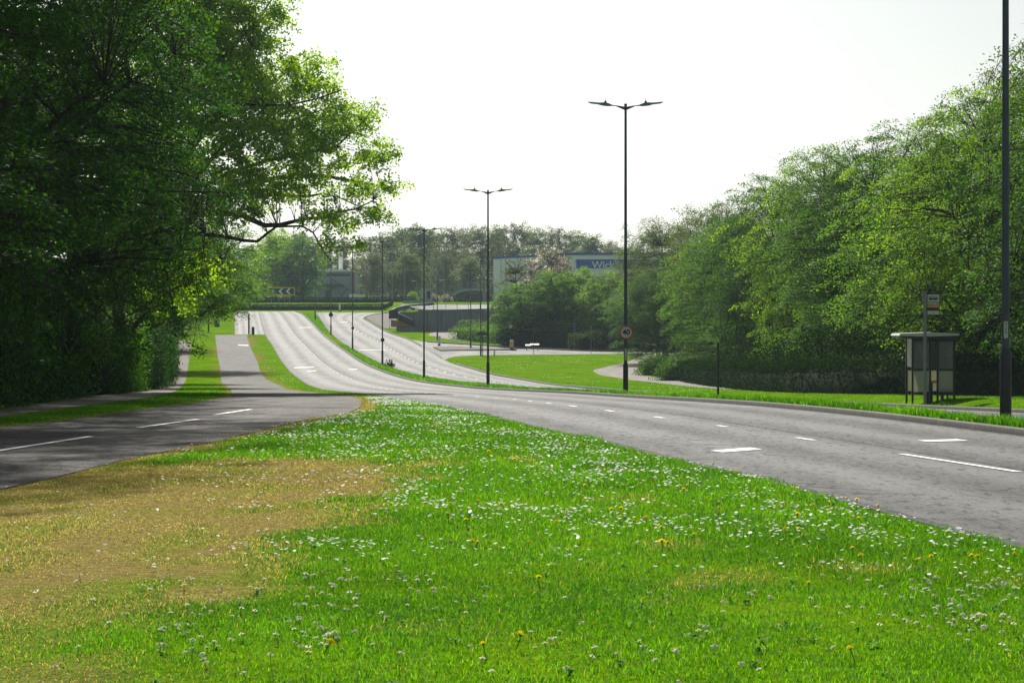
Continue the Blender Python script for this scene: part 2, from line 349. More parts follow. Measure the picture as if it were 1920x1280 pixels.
class MB:
    """Collects shapes and links them as ONE mesh object."""
    def __init__(s): s.v = []; s.f = []; s.m = []; s.mats = []
    def _mi(s, mat):
        if mat not in s.mats: s.mats.append(mat)
        return s.mats.index(mat)
    def add(s, vs, fs, mat):
        o = len(s.v); i = s._mi(mat)
        s.v += [tuple(v) for v in vs]
        for f in fs: s.f.append(tuple(o + k for k in f)); s.m.append(i)
        return s
    def box(s, c, size, mat, rz=0, ry=0, rx=0, bev=0):
        c = Vector(c); R = Matrix.Rotation(rz, 3, 'Z') @ Matrix.Rotation(ry, 3, 'Y') @ Matrix.Rotation(rx, 3, 'X')
        a, b, d = [q / 2 for q in size]
        if bev <= 0:
            vs = [c + R @ Vector((x * a, y * b, z * d)) for z in (-1, 1) for x, y in ((-1, -1), (1, -1), (1, 1), (-1, 1))]
            return s.add(vs, [(3, 2, 1, 0), (4, 5, 6, 7), (0, 1, 5, 4), (1, 2, 6, 5), (2, 3, 7, 6), (3, 0, 4, 7)], mat)
        e = bev; ring = [(-a + e, -b), (a - e, -b), (a, -b + e), (a, b - e), (a - e, b), (-a + e, b), (-a, b - e), (-a, -b + e)]
        ins = [(x * (a - e) / a, y * (b - e) / b) for x, y in ring]
        vs = []
        for z, rr in ((-d, ins), (-d + e, ring), (d - e, ring), (d, ins)): vs += [c + R @ Vector((x, y, z)) for x, y in rr]
        fs = [tuple(range(7, -1, -1)), tuple(range(24, 32))]
        for k in range(3):
            for i in range(8): j = (i + 1) % 8; fs.append((k * 8 + i, k * 8 + j, k * 8 + 8 + j, k * 8 + 8 + i))
        return s.add(vs, fs, mat)
    def tube(s, pts, rs, mat, n=10, cap=True, flat=1.0):
        pts = [Vector(p) for p in pts]
        if not hasattr(rs, '__len__'): rs = [rs] * len(pts)
        vs = []; fs = []
        for i, p in enumerate(pts):
            t = (pts[min(i + 1, len(pts) - 1)] - pts[max(i - 1, 0)]).normalized()
            u = t.cross(Vector((0, 0, 1)))
            if u.length < .05: u = t.cross(Vector((0, 1, 0)))
            u.normalize(); w = u.cross(t)
            for k in range(n):
                a = 2 * PI * k / n
                vs.append(p + (u * math.cos(a) + w * math.sin(a) * flat) * rs[i])
        for i in range(len(pts) - 1):
            for k in range(n):
                j = (k + 1) % n
                fs.append((i * n + k, i * n + j, i * n + n + j, i * n + n + k))
        if cap: fs.append(tuple(range(n - 1, -1, -1))); fs.append(tuple((len(pts) - 1) * n + k for k in range(n)))
        return s.add(vs, fs, mat)
    def prism(s, poly, y0, y1, mat, o=(0, 0, 0), R=None):
        """poly in (x, z), extruded along y."""
        o = Vector(o); n = len(poly); R = R or Matrix.Identity(3)
        vs = [o + R @ Vector((x, y0, z)) for x, z in poly] + [o + R @ Vector((x, y1, z)) for x, z in poly]
        fs = [tuple(range(n)), tuple(range(2 * n - 1, n - 1, -1))] + [(i, i + n, (i + 1) % n + n, (i + 1) % n) for i in range(n)]
        return s.add(vs, fs, mat)
    def disc(s, c, r, depth, mat, n=28, r_in=0):
        """A disc or ring facing -Y."""
        c = Vector(c)
        p = [(math.cos(2 * PI * k / n), math.sin(2 * PI * k / n)) for k in range(n)]
        if r_in <= 0: return s.prism([(r * a, r * b) for a, b in p], -depth / 2, depth / 2, mat, c)
        vs = []; fs = []
        for y in (-depth / 2, depth / 2):
            for rr in (r_in, r): vs += [c + Vector((rr * a, y, rr * b)) for a, b in p]
        for k in range(n):
            j = (k + 1) % n
            fs += [(k, j, n + j, n + k), (2 * n + k, 3 * n + k, 3 * n + j, 2 * n + j), (n + k, n + j, 3 * n + j, 3 * n + k), (k, 2 * n + k, 2 * n + j, j)]
        return s.add(vs, fs, mat)
    def mesh(s, name, smooth=False):
        me = bpy.data.meshes.new(name); me.from_pydata(s.v, [], s.f)
        for m in s.mats: me.materials.append(m)
        me.polygons.foreach_set('material_index', np.array(s.m, np.int32))
        if smooth: me.polygons.foreach_set('use_smooth', np.ones(len(s.f), bool)); me.set_sharp_from_angle(angle=math.radians(40))
        me.update(); return me
    def obj(s, name, parent=None, smooth=False): return link(name, s.mesh(name, smooth), parent)

def link(name, data, parent=None, loc=None):
    o = bpy.data.objects.new(name, data); COL.objects.link(o)
    if parent is not None: o.parent = parent
    if loc is not None: o.location = loc
    return o

def tag(o, label=None, cat=None, group=None, kind=None):
    for k, v in (('label', label), ('category', cat), ('group', group), ('kind', kind)):
        if v: o[k] = v
    return o

def thing(name, label, cat, loc=(0, 0, 0), rz=0, group=None):
    o = link(name, None, None, loc); o.rotation_euler = (0, 0, rz); o.empty_display_size = .2
    return tag(o, label, cat, group)

def copy_tree(o, parent=None):
    c = o.copy(); COL.objects.link(c)
    if parent is not None: c.parent = parent
    for ch in list(o.children): copy_tree(ch, c)
    return c

def textmesh(body, size, mat, depth=.004, bold=0):
    cu = bpy.data.curves.new('lettering', 'FONT'); cu.body = body; cu.size = size; cu.extrude = depth; cu.offset = bold
    cu.align_x = 'CENTER'; cu.align_y = 'CENTER'
    tmp = bpy.data.objects.new('lettering', cu); COL.objects.link(tmp)
    bpy.context.view_layer.update()
    me = bpy.data.meshes.new_from_object(tmp.evaluated_get(bpy.context.evaluated_depsgraph_get()))
    bpy.data.objects.remove(tmp); bpy.data.curves.remove(cu)
    me.materials.clear(); me.materials.append(mat)
    me.transform(Matrix.Rotation(PI / 2, 4, 'X'))                # stands up, faces -Y
    return me

# ------------------------------------------------------------------ where things are on the ground
SRV_L = edge([(405, 642), (408, 666), (414, 698), (416, 718), (431, 729), (434, 733), (401, 749.6), (328, 760.5), (219, 775), (109, 791.5), (0, 801), (-90, 808), (-700, 845)])
SRV_R = edge([(463, 629), (470, 651), (483, 680), (488.5, 698.5), (517.7, 720), (545, 731), (610, 738), (652, 742), (674, 750), (676, 758), (668, 768), (649, 775), (580, 786), (474, 811),
              (394, 830), (292, 851), (204, 870), (120, 892), (0, 919), (-100, 942), (-420, 1000), (-1200, 1120)])
SRV_Y0, SRV_Y1 = float(y2Y(1000)), float(y2Y(628))
FP_L = edge([(328, 640), (328, 669), (321, 706), (299, 726), (255, 733), (146, 747), (0, 769), (-120, 785), (-600, 830)])
FP_R = edge([(358, 640), (355, 669), (350, 706), (341, 724), (310, 738.6), (182, 758), (109, 767), (0, 782), (-120, 797), (-600, 843)])
FP_Y1 = float(y2Y(640))
RP_L = edge([(1230, 662), (1203, 668), (1174, 679), (1132, 689), (1112, 695.4), (1122, 701.7), (1155, 708), (1235, 718), (1312, 726), (1420, 731.6), (1560, 734.5), (1750, 739), (1950, 743)])
RP_R = edge([(1300, 660), (1240, 668), (1216, 682), (1198, 694), (1207, 702), (1241, 708.5), (1287, 714), (1332, 720), (1420, 726), (1560, 729.5), (1750, 733), (1950, 736)])
RP_Y0, RP_Y1 = float(y2Y(738)), float(y2Y(660))

PAVED = []          # outlines of the transverse roads and paths
def dry_mask(X, Y):
    """Parched grass: a patch in the lawn and a fringe along the service road."""
    poly = [g(*p) for p in [(60, 905), (230, 880), (430, 868), (560, 872), (700, 874), (800, 884), (765, 905), (710, 935), (655, 965), (585, 1005), (500, 1050),
                            (445, 1090), (335, 1130), (250, 1175), (215, 1230), (170, 1300), (-100, 1340), (-400, 1340), (-400, 905)]]
    nz = (fbm(X * 1.3, Y * .8, 3) - .5) * 1.3 + (fbm(X * 5, Y * 3, 9) - .5) * .5
    sd = sdf_poly(X, Y, poly) * .8 + nz
    m = sstep(-.35, .45, sd) * (.62 + .38 * sstep(.28, .56, fbm(X * 2.6, Y * 1.3, 21))) * (1 - .40 * sstep(13.2, 11.8, Y))
    on = (Y > SRV_Y0 - 3) & (Y < SRV_Y1)
    dr = X - SRV_R(Y)
    fr = sstep(.75, .05, dr - (fbm(X * 2, Y, 5) - .5) * .9) * (dr > -.5) * on * .9
    dl = SRV_L(Y) - X
    fl = sstep(.4, .05, dl - (fbm(X * 2, Y, 6) - .5) * .7) * (dl > -.5) * on * .7
    m = np.maximum(m, np.maximum(fr, fl))
    m = np.maximum(m, .30 * sstep(.70, .84, fbm(X * .9 + 7, Y * .6, 31)) * (Y < 40))
    return np.clip(m, 0, 1)

def hedge_x(Y):      # foot of the woodland on the right
    return np.interp(Y, [60, 84, 92, 99, 105, 112, 130, 160, 180, 205, 222], [24, 22, 20, 17.5, 14.6, 13.1, 12.8, 12.8, 13, 13, 12.6])

def grass_kind(X, Y):
    """0 none, 1 lawn, 2 taller verge."""
    k = np.ones(X.shape, int)
    xl, xk, rl, rr = XL(Y), XK(Y), XRL(Y), XRR(Y)
    rag = np.maximum(0, fbm(X * 2.2 + 3, Y * .9, 61) - .42) * .9 * (Y < 80)
    k[(X > xl - .03 + rag * .8) & (X < xk + .14)] = 0
    k[(X > xk + .14) & (X < rl - .12)] = 2
    k[(X > rl - .12) & (X < rr + .14)] = 0
    k[(X > rr + .14) & (X < rr + .9)] = 2
    s = (Y > SRV_Y0 - 6) & (Y < SRV_Y1)
    k[s & (X > SRV_L(Y) + .05 + rag) & (X < SRV_R(Y) - .03 - rag * 1.5)] = 0
    f = Y < FP_Y1
    k[f & (X < FP_R(Y)) & (Y > 26)] = 0
    p = (Y > RP_Y0) & (Y < RP_Y1)
    k[p & (X > RP_L(Y)) & (X < RP_R(Y))] = 0
    k[(X > hedge_x(Y) - .2) & (Y > 60)] = 0
    q = (Y > 170) & (X > -45)
    if q.any():
        for poly in PAVED:
            sub = np.where(q)[0] if X.ndim == 1 else None
            if sub is not None: k[sub[sdf_poly(X[sub], Y[sub], poly) > -.4]] = 0
    return k

def lump(X, Y):
    d = np.minimum(XL(Y) - X, np.where(Y > SRV_Y0 - 6, X - SRV_R(Y), 9))
    return (fbm(X * .35, Y * .35, 40) * .08 * sstep(.2, 2.2, d) + .035 * sstep(.02, .25, d)) * (1 - sstep(60, 90, Y))

# ------------------------------------------------------------------ ground sheet
def build_ground():
    ys = [-25.0]
    while ys[-1] < 3600:
        y = ys[-1]; ys.append(y + (.5 if y < 30 else .7 if y < 60 else 1.1 if y < 150 else 1.6 if y < 460 else (y - 460) * .12 + 3))
    ys = np.array(sorted(set(ys) | {347.2, 348.0, 350.7}))
    us = np.linspace(-1, 1, 261); us = np.sign(us) * (np.abs(us) ** 1.35) * .8
    Yg, U = np.meshgrid(ys, us, indexing='ij')
    X = U * (np.maximum(Yg, 0) + 45)
    Z = zg(X, Yg)
    Z = Z + lump(X, Yg)
    # roads and paths are cut in a few centimetres below the turf
    V = np.stack([X, Yg, Z], -1).reshape(-1, 3)
    nr, nc = Yg.shape
    i = (np.arange(nr - 1)[:, None] * nc + np.arange(nc - 1)[None]).ravel()
    Fc = np.stack([i, i + 1, i + nc + 1, i + nc], 1)
    dry = dry_mask(X.ravel(), Yg.ravel())
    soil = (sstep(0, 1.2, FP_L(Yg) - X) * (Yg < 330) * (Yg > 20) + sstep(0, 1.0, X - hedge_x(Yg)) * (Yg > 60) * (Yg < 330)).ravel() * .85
    me = mesh_np('ground', V, Fc, M['ground'], attrs={'dry': dry, 'soil': soil}, smooth=True)
    tag(link('ground', me), kind='structure')
build_ground()

def sheet(name, Lf, Rf, Y0, Y1, mat, dz=.012, step=1.0, nc=9, crown=0.0, kind='structure'):
    ys = [Y0]
    while ys[-1] < Y1 - 1e-6: ys.append(min(Y1, ys[-1] + step * (1 + max(0, ys[-1] - 60) / 150)))
    ys = np.array(ys); t = np.linspace(0, 1, nc)
    a, b = Lf(ys), Rf(ys)
    b = np.maximum(b, a + .02)
    X = a[:, None] * (1 - t) + b[:, None] * t; Y = np.repeat(ys[:, None], nc, 1)
    Z = zg(X, Y) + dz + crown * (4 * t * (1 - t))[None]
    V = np.stack([X, Y, Z], -1).reshape(-1, 3)
    i = (np.arange(len(ys) - 1)[:, None] * nc + np.arange(nc - 1)[None]).ravel()
    Fc = np.stack([i, i + 1, i + nc + 1, i + nc], 1)
    uv = np.stack([np.repeat(t[None], len(ys), 0), Y * .1], -1).reshape(-1, 2)
    o = link(name, mesh_np(name, V, Fc, mat, uv=uv, smooth=True, attrs={'dry': dry_mask(V[:, 0], V[:, 1]) * 0, 'soil': V[:, 0] * 0}))
    if kind: tag(o, kind=kind)
    return o

def band(f, w): return lambda Y: f(Y) + w

Yend = float(y2Y(584))
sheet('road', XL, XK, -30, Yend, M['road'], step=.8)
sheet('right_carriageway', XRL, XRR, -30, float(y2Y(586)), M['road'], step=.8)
sheet('service_road', SRV_L, SRV_R, SRV_Y0, SRV_Y1, M['side'], step=.5, dz=.014)
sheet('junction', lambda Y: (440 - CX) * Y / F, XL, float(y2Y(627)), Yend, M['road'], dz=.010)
sheet('footpath', FP_L, FP_R, 30, FP_Y1, M['dirt'], dz=.010, step=.6)
sheet('cycle_path', RP_L, RP_R, RP_Y0, RP_Y1, M['path'], dz=.011, step=.8)
# the slip road, the underpass path and the paved corner beside the stairs
SL_T = lambda y: np.interp(y, [636, 640.5, 643, 647, 652, 656, 658.5, 660, 661.5], [772, 793, 822, 880, 958, 1040, 1112, 1180, 1240])
def rows(name, rowlist, mat, dz):
    """rowlist: (y, x_left, x_right) pixel rows traced on the ground."""
    rowlist = sorted(rowlist, key=lambda r: -r[0])
    PAVED.append([g(r[1], r[0]) for r in rowlist] + [g(r[2], r[0]) for r in rowlist[::-1]])
    Ys = [float(y2Y(r[0])) for r in rowlist]
    a = pchip(Ys, [(r[1] - CX) * Y / F for r, Y in zip(rowlist, Ys)]); b = pchip(Ys, [(r[2] - CX) * Y / F for r, Y in zip(rowlist, Ys)])
    return sheet(name, a, b, Ys[0], Ys[-1], mat, dz=dz, step=.7)
rows('slip_road', [(637, 764, 772), (640.5, 765, 794), (643, 770, 822), (647, 778, 884), (651, 788, 950), (655, 795, 1020), (658, 802, 1105), (660, 806, 1215), (661.3, 808, 1250),
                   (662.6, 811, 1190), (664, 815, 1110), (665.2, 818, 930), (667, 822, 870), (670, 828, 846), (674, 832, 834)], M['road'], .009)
rows('underpass_path', [(616.5, 868, 905), (619, 845, 895), (622, 822, 882), (625, 806, 872), (628, 803, 867), (631, 818, 866), (634, 830, 868), (638, 852, 878), (641, 880, 888)], M['path'], .011)
rows('paved_corner', [(586.5, 735, 762), (590, 703, 760), (595, 686, 758), (600, 692, 760), (606, 701, 766), (612, 713, 757), (616, 722, 742)], M['paving'], .045)
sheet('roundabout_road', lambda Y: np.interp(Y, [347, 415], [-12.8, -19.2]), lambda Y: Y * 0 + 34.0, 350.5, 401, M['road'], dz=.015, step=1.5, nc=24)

# raised grass medians and verges between kerbs
sheet('median_strip', band(XK, .13), band(XRL, -.13), -30, float(y2Y(588)), M['ground'], dz=.10, step=.7, nc=9, crown=.05)

def kerb(Xf, Y0, Y1, side, w=.13, h=.11, name='kerb'):
    ys = np.arange(Y0, Y1, .8) if Y1 - Y0 < 200 else np.concatenate([np.arange(Y0, 60, .6), np.arange(60, Y1, 1.2)])
    x = Xf(ys); base = zg(x - side * .15, ys)
    prof = [(0, -.05), (0, h - .025), (side * .02, h), (side * w, h), (side * w, -.05)]
    V = np.stack([np.stack([x + p[0], ys, base + .012 + p[1]], -1) for p in prof], 1).reshape(-1, 3)
    k = len(prof); n = len(ys); fs = []
    for j in range(k - 1):
        i = np.arange(n - 1) * k + j
        fs.append(np.stack([i, i + 1, i + k + 1, i + k], 1))
    tag(link(name, mesh_np(name, V, np.concatenate(fs), M['kerb'])), kind='structure')
kerb(XK, -25, Yend, 1)
kerb(XRL, 110, 410, -1)
kerb(XRR, -20, 240, 1)
kerb(XRR, 300, 410, 1)
YS0, YS1 = float(y2Y(660)), float(y2Y(641))
_st = edge([(793, 640.5), (822, 643), (884, 647), (950, 651), (1020, 655), (1105, 658.6), (1215, 660.6)])
kerb(_st, YS0, YS1, 1, w=.3, h=.13)

# painted markings
def markings():
    mb = MB(); xm = edge([(521, 588.5), (526, 596.6), (540, 612.5), (562, 640), (574, 652), (590, 668), (609, 684), (626, 695.6), (642, 705), (654, 710), (676, 719), (701, 726), (717, 728.5), (732, 731),
                          (751, 733), (817, 739), (848, 741.4), (879, 743.4), (920, 746), (960.6, 749), (1014, 755), (1076, 762.5), (1141, 771), (1235, 783.7), (1352, 800), (1510, 824.5), (1690, 853), (1910, 887)])
    def quad(pts, dz=.020):
        n = len(pts); mb.add([(X, Y, zgf(X, Y) + dz) for X, Y in pts], [tuple(range(n))], M['line'])
    def dash(f, Y0, Y1, w=.10):
        m = max(1, int((Y1 - Y0) / 1.5))
        for i in range(m):
            a, b = Y0 + (Y1 - Y0) * i / m, Y0 + (Y1 - Y0) * (i + 1) / m
            quad([(float(f(a)) - w / 2, a), (float(f(a)) + w / 2, a), (float(f(b)) + w / 2, b), (float(f(b)) - w / 2, b)])
    for a, b in ((887, 853), (827, 822), (801.6, 799), (785, 782.6), (772.3, 770.2), (763.2, 761.3)):
        dash(xm, float(y2Y(a)), float(y2Y(b)))
    dash(xm, 6, 14)
    Y = float(y2Y(763)) + 6.0
    while Y < 405:
        dash(xm, Y, Y + (1.1 if Y < 150 else .9), .10 if Y < 150 else .075); Y += 6.1
    x2 = lambda Y: (XRL(Y) + XRR(Y)) / 2 + .2
    Y = 40.0
    while Y < 372:
        dash(x2, Y, Y + 1.8, .085); Y += 6.5
    for q in ([(1332, 847), (1355, 850), (1429, 844.5), (1406, 841)], [(1720, 827.5), (1739, 830), (1817, 828), (1794, 825)],
              [(550, 689.2), (551, 689.8), (589, 688.6), (588, 688)], [(576, 696), (577, 696.6), (594, 695.2), (592, 694.6)], [(653, 692.5), (654, 693.1), (671, 692.4), (669, 691.8)],
              [(561, 614), (561.5, 614.4), (585, 614.0), (584, 613.6)], [(672, 656), (673, 656.4), (724, 656.1), (722, 655.7)], [(636, 604), (637, 604.3), (652, 604.1), (650, 603.8)],
              [(447, 646.2), (447.5, 647.4), (466, 648), (465, 646.8)]):
        quad([g(*p) for p in q])
    # service road centre dashes
    for p0, p1, wd in (((-60, 856.5), (169, 820.5), .12), ((259, 803.8), (370, 788), .12), ((403, 779.3), (470, 768.8), .12), ((-420, 925), (-200, 884), .12)):
        a, b = Vector(g(*p0)), Vector(g(*p1)); d = (b - a).normalized(); nn = Vector((-d.y, d.x)) * wd / 2
        for i in range(6):
            c, e = a.lerp(b, i / 6), a.lerp(b, (i + 1) / 6)
            quad([tuple(c - nn), tuple(e - nn), tuple(e + nn), tuple(c + nn)], .024)
    o = mb.obj('road_markings'); tag(o, kind='structure')
markings()

# splitter island in the slip road
isl = [g(*p) for p in [(812, 652), (826, 658.2), (880, 657.6), (940, 656.9), (969, 656.6), (955, 655.6), (920, 653.8), (880, 651.8), (840, 651)]]
mb = MB(); n = len(isl)
mb.add([(x, y, zgf(x, y) - .05) for x, y in isl] + [(x, y, zgf(x, y) + .13) for x, y in isl],
       [tuple(range(n, 2 * n))] + [(i, (i + 1) % n, n + (i + 1) % n, n + i) for i in range(n)], M['paving'])
tag(mb.obj('traffic_island'), kind='structure')

# ------------------------------------------------------------------ trees
def tubes_np(paths, n=5):
    """paths: list of (pts Nx3, radii N) -> V, F (quads)."""
    Vs, Fs, o = [], [], 0
    ang = np.arange(n) * 2 * PI / n; ca, sa = np.cos(ang), np.sin(ang)
    for pts, rs in paths:
        pts = np.asarray(pts, float); m = len(pts)
        t = np.gradient(pts, axis=0); t /= np.linalg.norm(t, axis=1, keepdims=True) + 1e-9
        ref = np.where(np.abs(t[:, 2:3]) > .9, np.array([[1., 0, 0]]), np.array([[0, 0, 1.]]))
        u = np.cross(t, ref); u /= np.linalg.norm(u, axis=1, keepdims=True) + 1e-9
        w = np.cross(u, t)
        r = np.asarray(rs, float)[:, None, None]
        V = pts[:, None] + r * (u[:, None] * ca[None, :, None] + w[:, None] * sa[None, :, None])
        i = (np.arange(m - 1)[:, None] * n + np.arange(n)[None]); j = (np.arange(m - 1)[:, None] * n + (np.arange(n)[None] + 1) % n)
        Fs.append(np.stack([i, j, j + n, i + n], -1).reshape(-1, 4) + o); Vs.append(V.reshape(-1, 3)); o += m * n
    return np.concatenate(Vs), np.concatenate(Fs)

def leaf_quads(P, Nn, size, rng, aspect=.62, jitter=.55):
    """One folded-free rhombus leaf per point."""
    n = len(P)
    nn = Nn + rng.normal(0, jitter, (n, 3)); nn /= np.linalg.norm(nn, axis=1, keepdims=True) + 1e-9
    t = rng.normal(0, 1, (n, 3)); t -= nn * np.sum(t * nn, 1, keepdims=True); t /= np.linalg.norm(t, axis=1, keepdims=True) + 1e-9
    b = np.cross(nn, t); s = (size * rng.uniform(.65, 1.3, n))[:, None]
    V = np.stack([P - .5 * s * t, P + .5 * s * aspect * b + .05 * s * t, P + .5 * s * t, P - .5 * s * aspect * b + .05 * s * t], 1).reshape(-1, 3)
    return V, np.arange(n * 4).reshape(n, 4)

def grow(seed, h, blobs, nclump, cr, lpc, leaf, trunk_r, flat=.16, tilt=.35, limbs=(), nlimb=12, hollow=.45, top=.8, lean=(0, 0), rag=1.0, twig=1.0, low=.12, tint=(.5, .2), jit=.55, side=2):
    """A tree in local coordinates: returns (wood V, F) and (leaf V, F, tint)."""
    rng = np.random.default_rng(seed)
    vol = np.array([b[3] * b[4] * b[5] for b in blobs]) ** .7
    idx = rng.choice(len(blobs), nclump, p=vol / vol.sum())
    B = np.array(blobs, float)[idx]
    d = rng.normal(0, 1, (nclump, 3)); d /= np.linalg.norm(d, axis=1, keepdims=True)
    r = 1 - hollow * rng.random(nclump) ** 1.5 + rag * .16 * np.maximum(0, rng.normal(0, 1, nclump))
    C = B[:, :3] + d * r[:, None] * B[:, 3:6]
    keep = C[:, 2] > low * h * .5
    C = C[keep]; d = d[keep]
    # trunk
    tz = np.linspace(0, h * top, 9)
    wob = np.cumsum(rng.normal(0, h * .006, (9, 2)), 0); wob[0] = 0
    tp = np.stack([wob[:, 0] + lean[0] * tz / h, wob[:, 1] + lean[1] * tz / h, tz - .15], 1)
    tr = trunk_r * (1 - .82 * (tz / (h * top))); tr[0] *= 1.35
    paths = [(tp, tr)]; nodes = [tp[2:]]; nrad = [tr[2:]]
    for lp, lr0, lr1 in limbs:
        lp = np.asarray(lp, float); rr = np.linspace(lr0, lr1, len(lp)); paths.append((lp, rr)); nodes.append(lp); nrad.append(rr)
    order = rng.permutation(len(C))[:nlimb]
    for k in order:
        e = C[k]; z0 = np.clip(e[2] * rng.uniform(.35, .8), h * .10, h * top * .95)
        a = np.array([np.interp(z0, tp[:, 2], tp[:, 0]), np.interp(z0, tp[:, 2], tp[:, 1]), z0])
        m = (a + e) / 2 + np.array([0, 0, np.linalg.norm(e - a) * .12]) + rng.normal(0, .05, 3) * np.linalg.norm(e - a)
        t = np.linspace(0, 1, 8)[:, None]
        p = (1 - t) ** 2 * a + 2 * t * (1 - t) * m + t * t * e
        p[1:-1] += rng.normal(0, .015, (6, 3)) * np.linalg.norm(e - a)
        r0 = np.interp(z0, tp[:, 2], tr) * .55
        rr = r0 * (1 - .85 * t[:, 0]); paths.append((p, rr)); nodes.append(p[1:]); nrad.append(rr[1:])
    Nd = np.concatenate(nodes); Nr = np.concatenate(nrad)
    for k in range(len(C)):
        e = C[k]; dd = np.linalg.norm(Nd - e, axis=1) + np.maximum(0, Nd[:, 2] - e[2]) * .8
        j = int(np.argmin(dd)); a = Nd[j]; ln = np.linalg.norm(e - a)
        if ln < .15: continue
        m = (a + e) / 2 + np.array([0, 0, .1 * ln]) + rng.normal(0, .06, 3) * ln
        t = np.linspace(0, 1, 5)[:, None]; p = (1 - t) ** 2 * a + 2 * t * (1 - t) * m + t * t * e
        r0 = min(Nr[j] * .7, .012 + .012 * ln) * twig
        paths.append((p, np.linspace(r0, .008 * twig, 5)))
        for q in range(side):                                # side twigs running out into the spray
            off = rng.normal(0, cr * .6, 3) * np.array([1, 1, .35])
            paths.append((np.stack([p[3], e + off * .6, e + off]), np.array([.010, .007, .004]) * twig))
    WV, WF = tubes_np(paths, 5)
    # leaves in flattened sprays
    n = len(C) * lpc; ci = np.repeat(np.arange(len(C)), lpc)
    rad = cr * rng.uniform(.55, 1.35, len(C)); cn = np.array([0, 0, 1.0]) + tilt * d * np.array([1, 1, .3]) + rng.normal(0, .22, (len(C), 3))
    cn /= np.linalg.norm(cn, axis=1, keepdims=True)
    u = np.cross(cn, np.array([.3, .9, .1])); u /= np.linalg.norm(u, axis=1, keepdims=True); w = np.cross(cn, u)
    a = rng.uniform(0, 2 * PI, n); q = rng.random(n) ** .6
    el = rng.uniform(.55, 1.0, len(C))[ci]
    P = C[ci] + (u[ci] * np.cos(a)[:, None] + w[ci] * (np.sin(a) * el)[:, None]) * (q * rad[ci])[:, None] + cn[ci] * (rng.normal(0, flat, n) * rad[ci])[:, None]
    P[:, 2] -= .22 * q * q * rad[ci]
    LV, LF = leaf_quads(P, cn[ci], leaf, rng, jitter=jit)
    ct = rng.normal(tint[0], tint[1] * .7, len(C)); tt = np.clip(ct[ci] + rng.normal(0, tint[1] * .7, n), 0, 1)
    return WV, WF, LV, LF, np.repeat(tt, 4)

def tree_meshes(leafmat, bark, **kw):
    WV, WF, LV, LF, tt = grow(**kw)
    return mesh_np('trunk', WV, WF, M[bark], smooth=True), mesh_np('crown', LV, LF, M[leafmat], tint=tt)

def plant_tree(name, label, meshes, x, y, rz=0, s=(1, 1, 1), group=None, cat='tree', sink=.1, crown='crown'):
    t = thing(name, label, cat, (x, y, zgf(x, y) - sink), rz, group); t.scale = s
    link('trunk', meshes[0], t); link(crown, meshes[1], t)
    return t

# --- the big oak over the service road
OX, OY = -19.4, 121.0
oz = zgf(OX, OY)
def oloc(x, y, Y=OY):
    p = at(x, y, Y); return (p.x - OX, p.y - OY, p.z - oz)
def limb(pts, y0, y1, r0, r1):
    pts = [(238, pts[0][1] + 60), (275, pts[0][1] + 22)] + list(pts)
    m = len(pts); return ([oloc(x, y, OY + y0 + (y1 - y0) * i / (m - 1)) for i, (x, y) in enumerate(pts)], r0, r1)
oak_limbs = [
    limb([(318, 440), (350, 404), (370, 396), (412, 395), (452, 399), (474, 409), (497, 419), (525, 418), (553, 411), (576, 406), (609, 404), (637, 393), (668, 388), (700, 372)], 0, -3, .24, .03),
    limb([(310, 445), (334, 433), (384, 436), (426, 440), (457, 447), (483, 449), (502, 433), (519, 421), (567, 420), (587, 432), (598, 452), (609, 471), (625, 490)], -.5, -5, .14, .02),
    limb([(320, 440), (384, 392), (405, 376), (426, 364), (470, 360), (497, 359), (553, 364), (581, 364), (606, 359), (637, 367), (665, 380), (690, 388)], 0, 2, .17, .02),
    limb([(320, 330), (380, 250), (435, 185), (470, 171), (508, 152), (545, 128), (590, 100)], 0, 3, .16, .03),
    limb([(330, 300), (400, 215), (442, 192), (494, 194), (541, 194), (600, 180), (640, 165)], 0, -3, .14, .03),
    limb([(320, 380), (430, 320), (500, 298), (552, 288), (611, 277), (630, 272), (660, 244), (681, 225), (705, 190)], 0, -2, .15, .02),
    limb([(320, 400), (430, 345), (520, 330), (600, 325), (660, 335), (710, 345), (750, 335)], 0, 1, .22, .02),
    limb([(320, 260), (380, 160), (430, 90), (480, 40), (520, -20)], 0, 2, .18, .04),
]
def oblob(x, y, Y, rx, ry, rz): return oloc(x, y, Y) + (rx, ry, rz)
